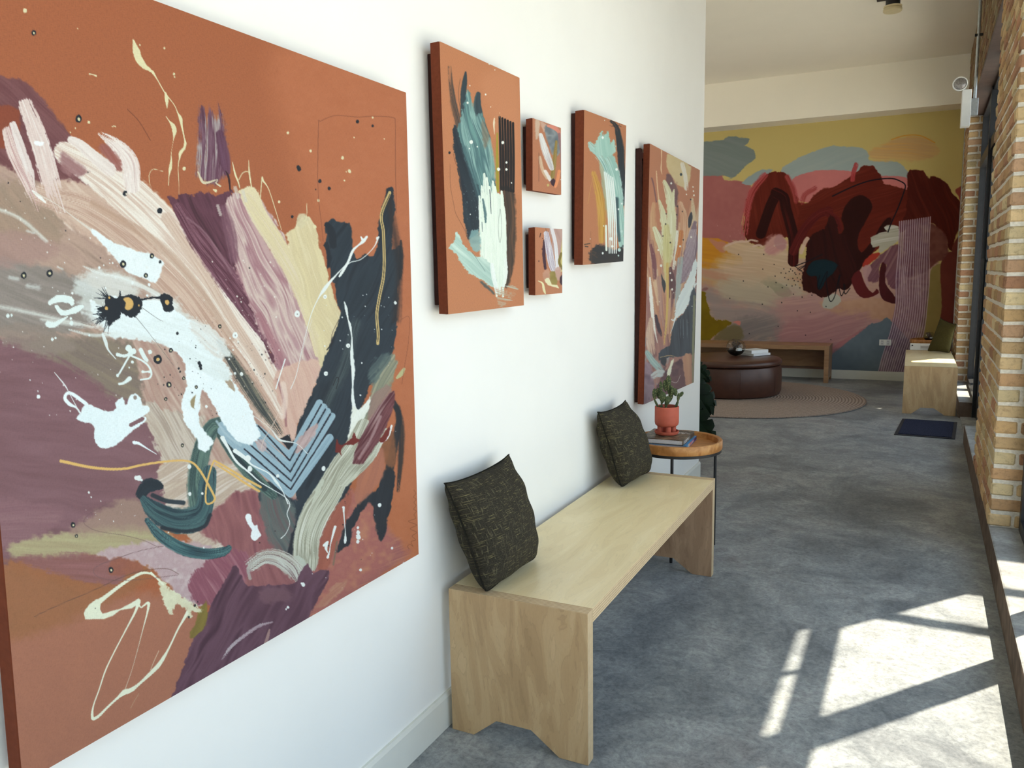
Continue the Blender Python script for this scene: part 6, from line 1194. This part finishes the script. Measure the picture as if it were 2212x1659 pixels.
# smoke detector on a ceiling track
g = G(); g.box((.86, 8.03, 3.712), (1.30, 8.10, 3.739)); tr = g.build('ceiling_track', 'black', None, (1.05, 8.06, 3.712), bevel=.003); tag(tr, 'short black track fixed to the ceiling', 'track')
t = thing('smoke_detector', 'round cream smoke detector hanging from the ceiling track', 'smoke detector', (.99, 8.06, 3.60))
g = G(); g.lathe([(.058, .05), (.058, .112)], (.99, 8.06, 3.60), 32); g.build('mounting_base', 'black', t, (.99, 8.06, 3.65), smooth=True)
g = G(); g.lathe([(.02, 0), (.069, .001), (.076, .008), (.076, .024), (.066, .028), (.066, .034), (.074, .037), (.074, .05)], (.99, 8.06, 3.60), 40); g.build('detector_body', 'cream', t, (.99, 8.06, 3.60), smooth=True)
# monstera behind the end of the white wall
t = thing('monstera_plant', 'dark green monstera leaves showing past the end of the white wall', 'plant', (-.36, 5.95, 0))
g = G(); g.lathe([(.12, 0), (.15, .02), (.17, .30), (.155, .30), (.15, .26), (.02, .25)], (-.36, 5.95, 0), 32); g.build('pot', 'black', t, (-.36, 5.95, 0), smooth=True)
def leaf(base, tip, w, roll):
    """split monstera leaf from its stalk end to its tip"""
    b, e = Vector(base), Vector(tip); ax = (e - b); L = ax.length; ax.normalize(); side = ax.cross(Vector((.3, -1, .25))).normalized(); nn = side.cross(ax)
    side = (Matrix.Rotation(roll, 3, ax) @ side); nn = side.cross(ax); g = G(); N = 22
    for s in (-1, 1):
        V = []
        for k in range(N + 1):
            v = k / N; wd = w * math.sin(PI * (v * .92 + .06)) ** .7 * (1 - .25 * v); wd *= (.55 if (k % 5 == 3 and 2 < k < N - 2) else 1)
            V += [b + ax * L * v - nn * .10 * L * v * v, b + ax * L * (v - .02) + side * s * wd * .5 - nn * (.10 * L * v * v - .01), b + ax * L * (v + .03) + side * s * wd - nn * (.10 * L * v * v + .12 * wd)]
        F = []
        for k in range(N): F += [(3 * k, 3 * k + 1, 3 * k + 4, 3 * k + 3), (3 * k + 1, 3 * k + 2, 3 * k + 5, 3 * k + 4)]
        g.add([tuple(v) for v in V], F)
    lf_ = g.build('leaf', 'leaf', t, tuple(b), smooth=True, fix=False); g = G(); c0 = Vector((-.36, 5.95, .25)); g.tube([tuple(c0), tuple(c0.lerp(b, .55) + Vector((0, 0, .18))), tuple(b)], [.011, .009, .006], 8); g.build('stalk', 'stem', lf_, tuple(b), smooth=True)
leaf((-.20, 5.88, .74), (-.045, 5.86, .60), .07, .2); leaf((-.24, 5.84, .66), (-.02, 5.80, .36), .12, .1); leaf((-.22, 5.78, .46), (.015, 5.70, .20), .11, .4); leaf((-.20, 5.95, .60), (-.02, 5.98, .40), .09, -.3)
leaf((-.46, 5.9, .8), (-.62, 5.8, .55), .14, 0); leaf((-.40, 6.05, .85), (-.42, 6.3, .68), .13, 0)
# ---------------------------------------------------------------- light
wd = bpy.data.worlds.new('sky'); sc.world = wd; wd.use_nodes = True; nt = wd.node_tree; bg = nt.nodes['Background']
tc = nt.nodes.new('ShaderNodeTexCoord'); sp = nt.nodes.new('ShaderNodeSeparateXYZ'); rp = nt.nodes.new('ShaderNodeValToRGB')
nt.links.new(tc.outputs['Generated'], sp.inputs[0]); nt.links.new(sp.outputs['Z'], rp.inputs['Fac']); nt.links.new(rp.outputs['Color'], bg.inputs['Color'])
e_ = rp.color_ramp.elements; e_[0].position = 0; e_[0].color = (.84, .94, 1.0, 1); e_[1].position = .8; e_[1].color = (.62, .80, 1.0, 1)
bg.inputs['Strength'].default_value = 2.3
su = bpy.data.lights.new('sun', 'SUN'); su.energy = 17.0; su.angle = math.radians(.6); su.color = (1, .88, .69); so = bpy.data.objects.new('sun', su); col.objects.link(so)
so.rotation_euler = Vector((-.32, -.406, -1)).to_track_quat('-Z', 'Y').to_euler(); so.location = (6, 8, 12)
for s0, s1, z0, z1 in ((-4, 4.35, .2, 2.95), (5.8, 9.95, .2, 2.95)):
    li = bpy.data.lights.new('window_portal', 'AREA'); li.shape = 'RECTANGLE'; li.size = s1 - s0; li.size_y = z1 - z0; li.cycles.is_portal = True
    lo = bpy.data.objects.new('window_portal', li); col.objects.link(lo); lo.location = RW(.26, (s0 + s1) / 2, (z0 + z1) / 2); lo.rotation_euler = (PI / 2, 0, PI / 2 + .0)
li = bpy.data.lights.new('lounge_fill', 'AREA'); li.shape = 'RECTANGLE'; li.size = 3.4; li.size_y = .7; li.energy = 40.0; li.color = (1, .95, .87)  # added fill light to brighten the upper lounge; no fixture stands here
lo = bpy.data.objects.new('lounge_fill', li); col.objects.link(lo); lo.location = (-4.12, 8.2, 2.9); lo.rotation_euler = Vector((1, -.05, .28)).to_track_quat('-Z', 'Y').to_euler()
# ---------------------------------------------------------------- camera
cam = bpy.data.cameras.new('camera'); co = bpy.data.objects.new('camera', cam); col.objects.link(co); sc.camera = co
cam.sensor_fit = 'HORIZONTAL'; cam.sensor_width = 36; cam.lens = 36 * CAM_f / 2212; cam.clip_start = .02; cam.clip_end = 100
Mx = Matrix.Identity(4)
for i in range(3): Mx[i][0], Mx[i][1], Mx[i][2], Mx[i][3] = CAM_R[i], CAM_U[i], -CAM_F[i], CAM_C[i]
co.matrix_world = Mx
sc.view_settings.view_transform = 'Standard'; sc.view_settings.look = 'None'; sc.view_settings.exposure = 0.0; sc.view_settings.gamma = 1
cy_ = sc.cycles; cy_.use_denoising = True; cy_.max_bounces = 10; cy_.diffuse_bounces = 6; cy_.glossy_bounces = 4; cy_.transparent_max_bounces = 16; cy_.caustics_reflective = False; cy_.caustics_refractive = False; cy_.sample_clamp_indirect = 8
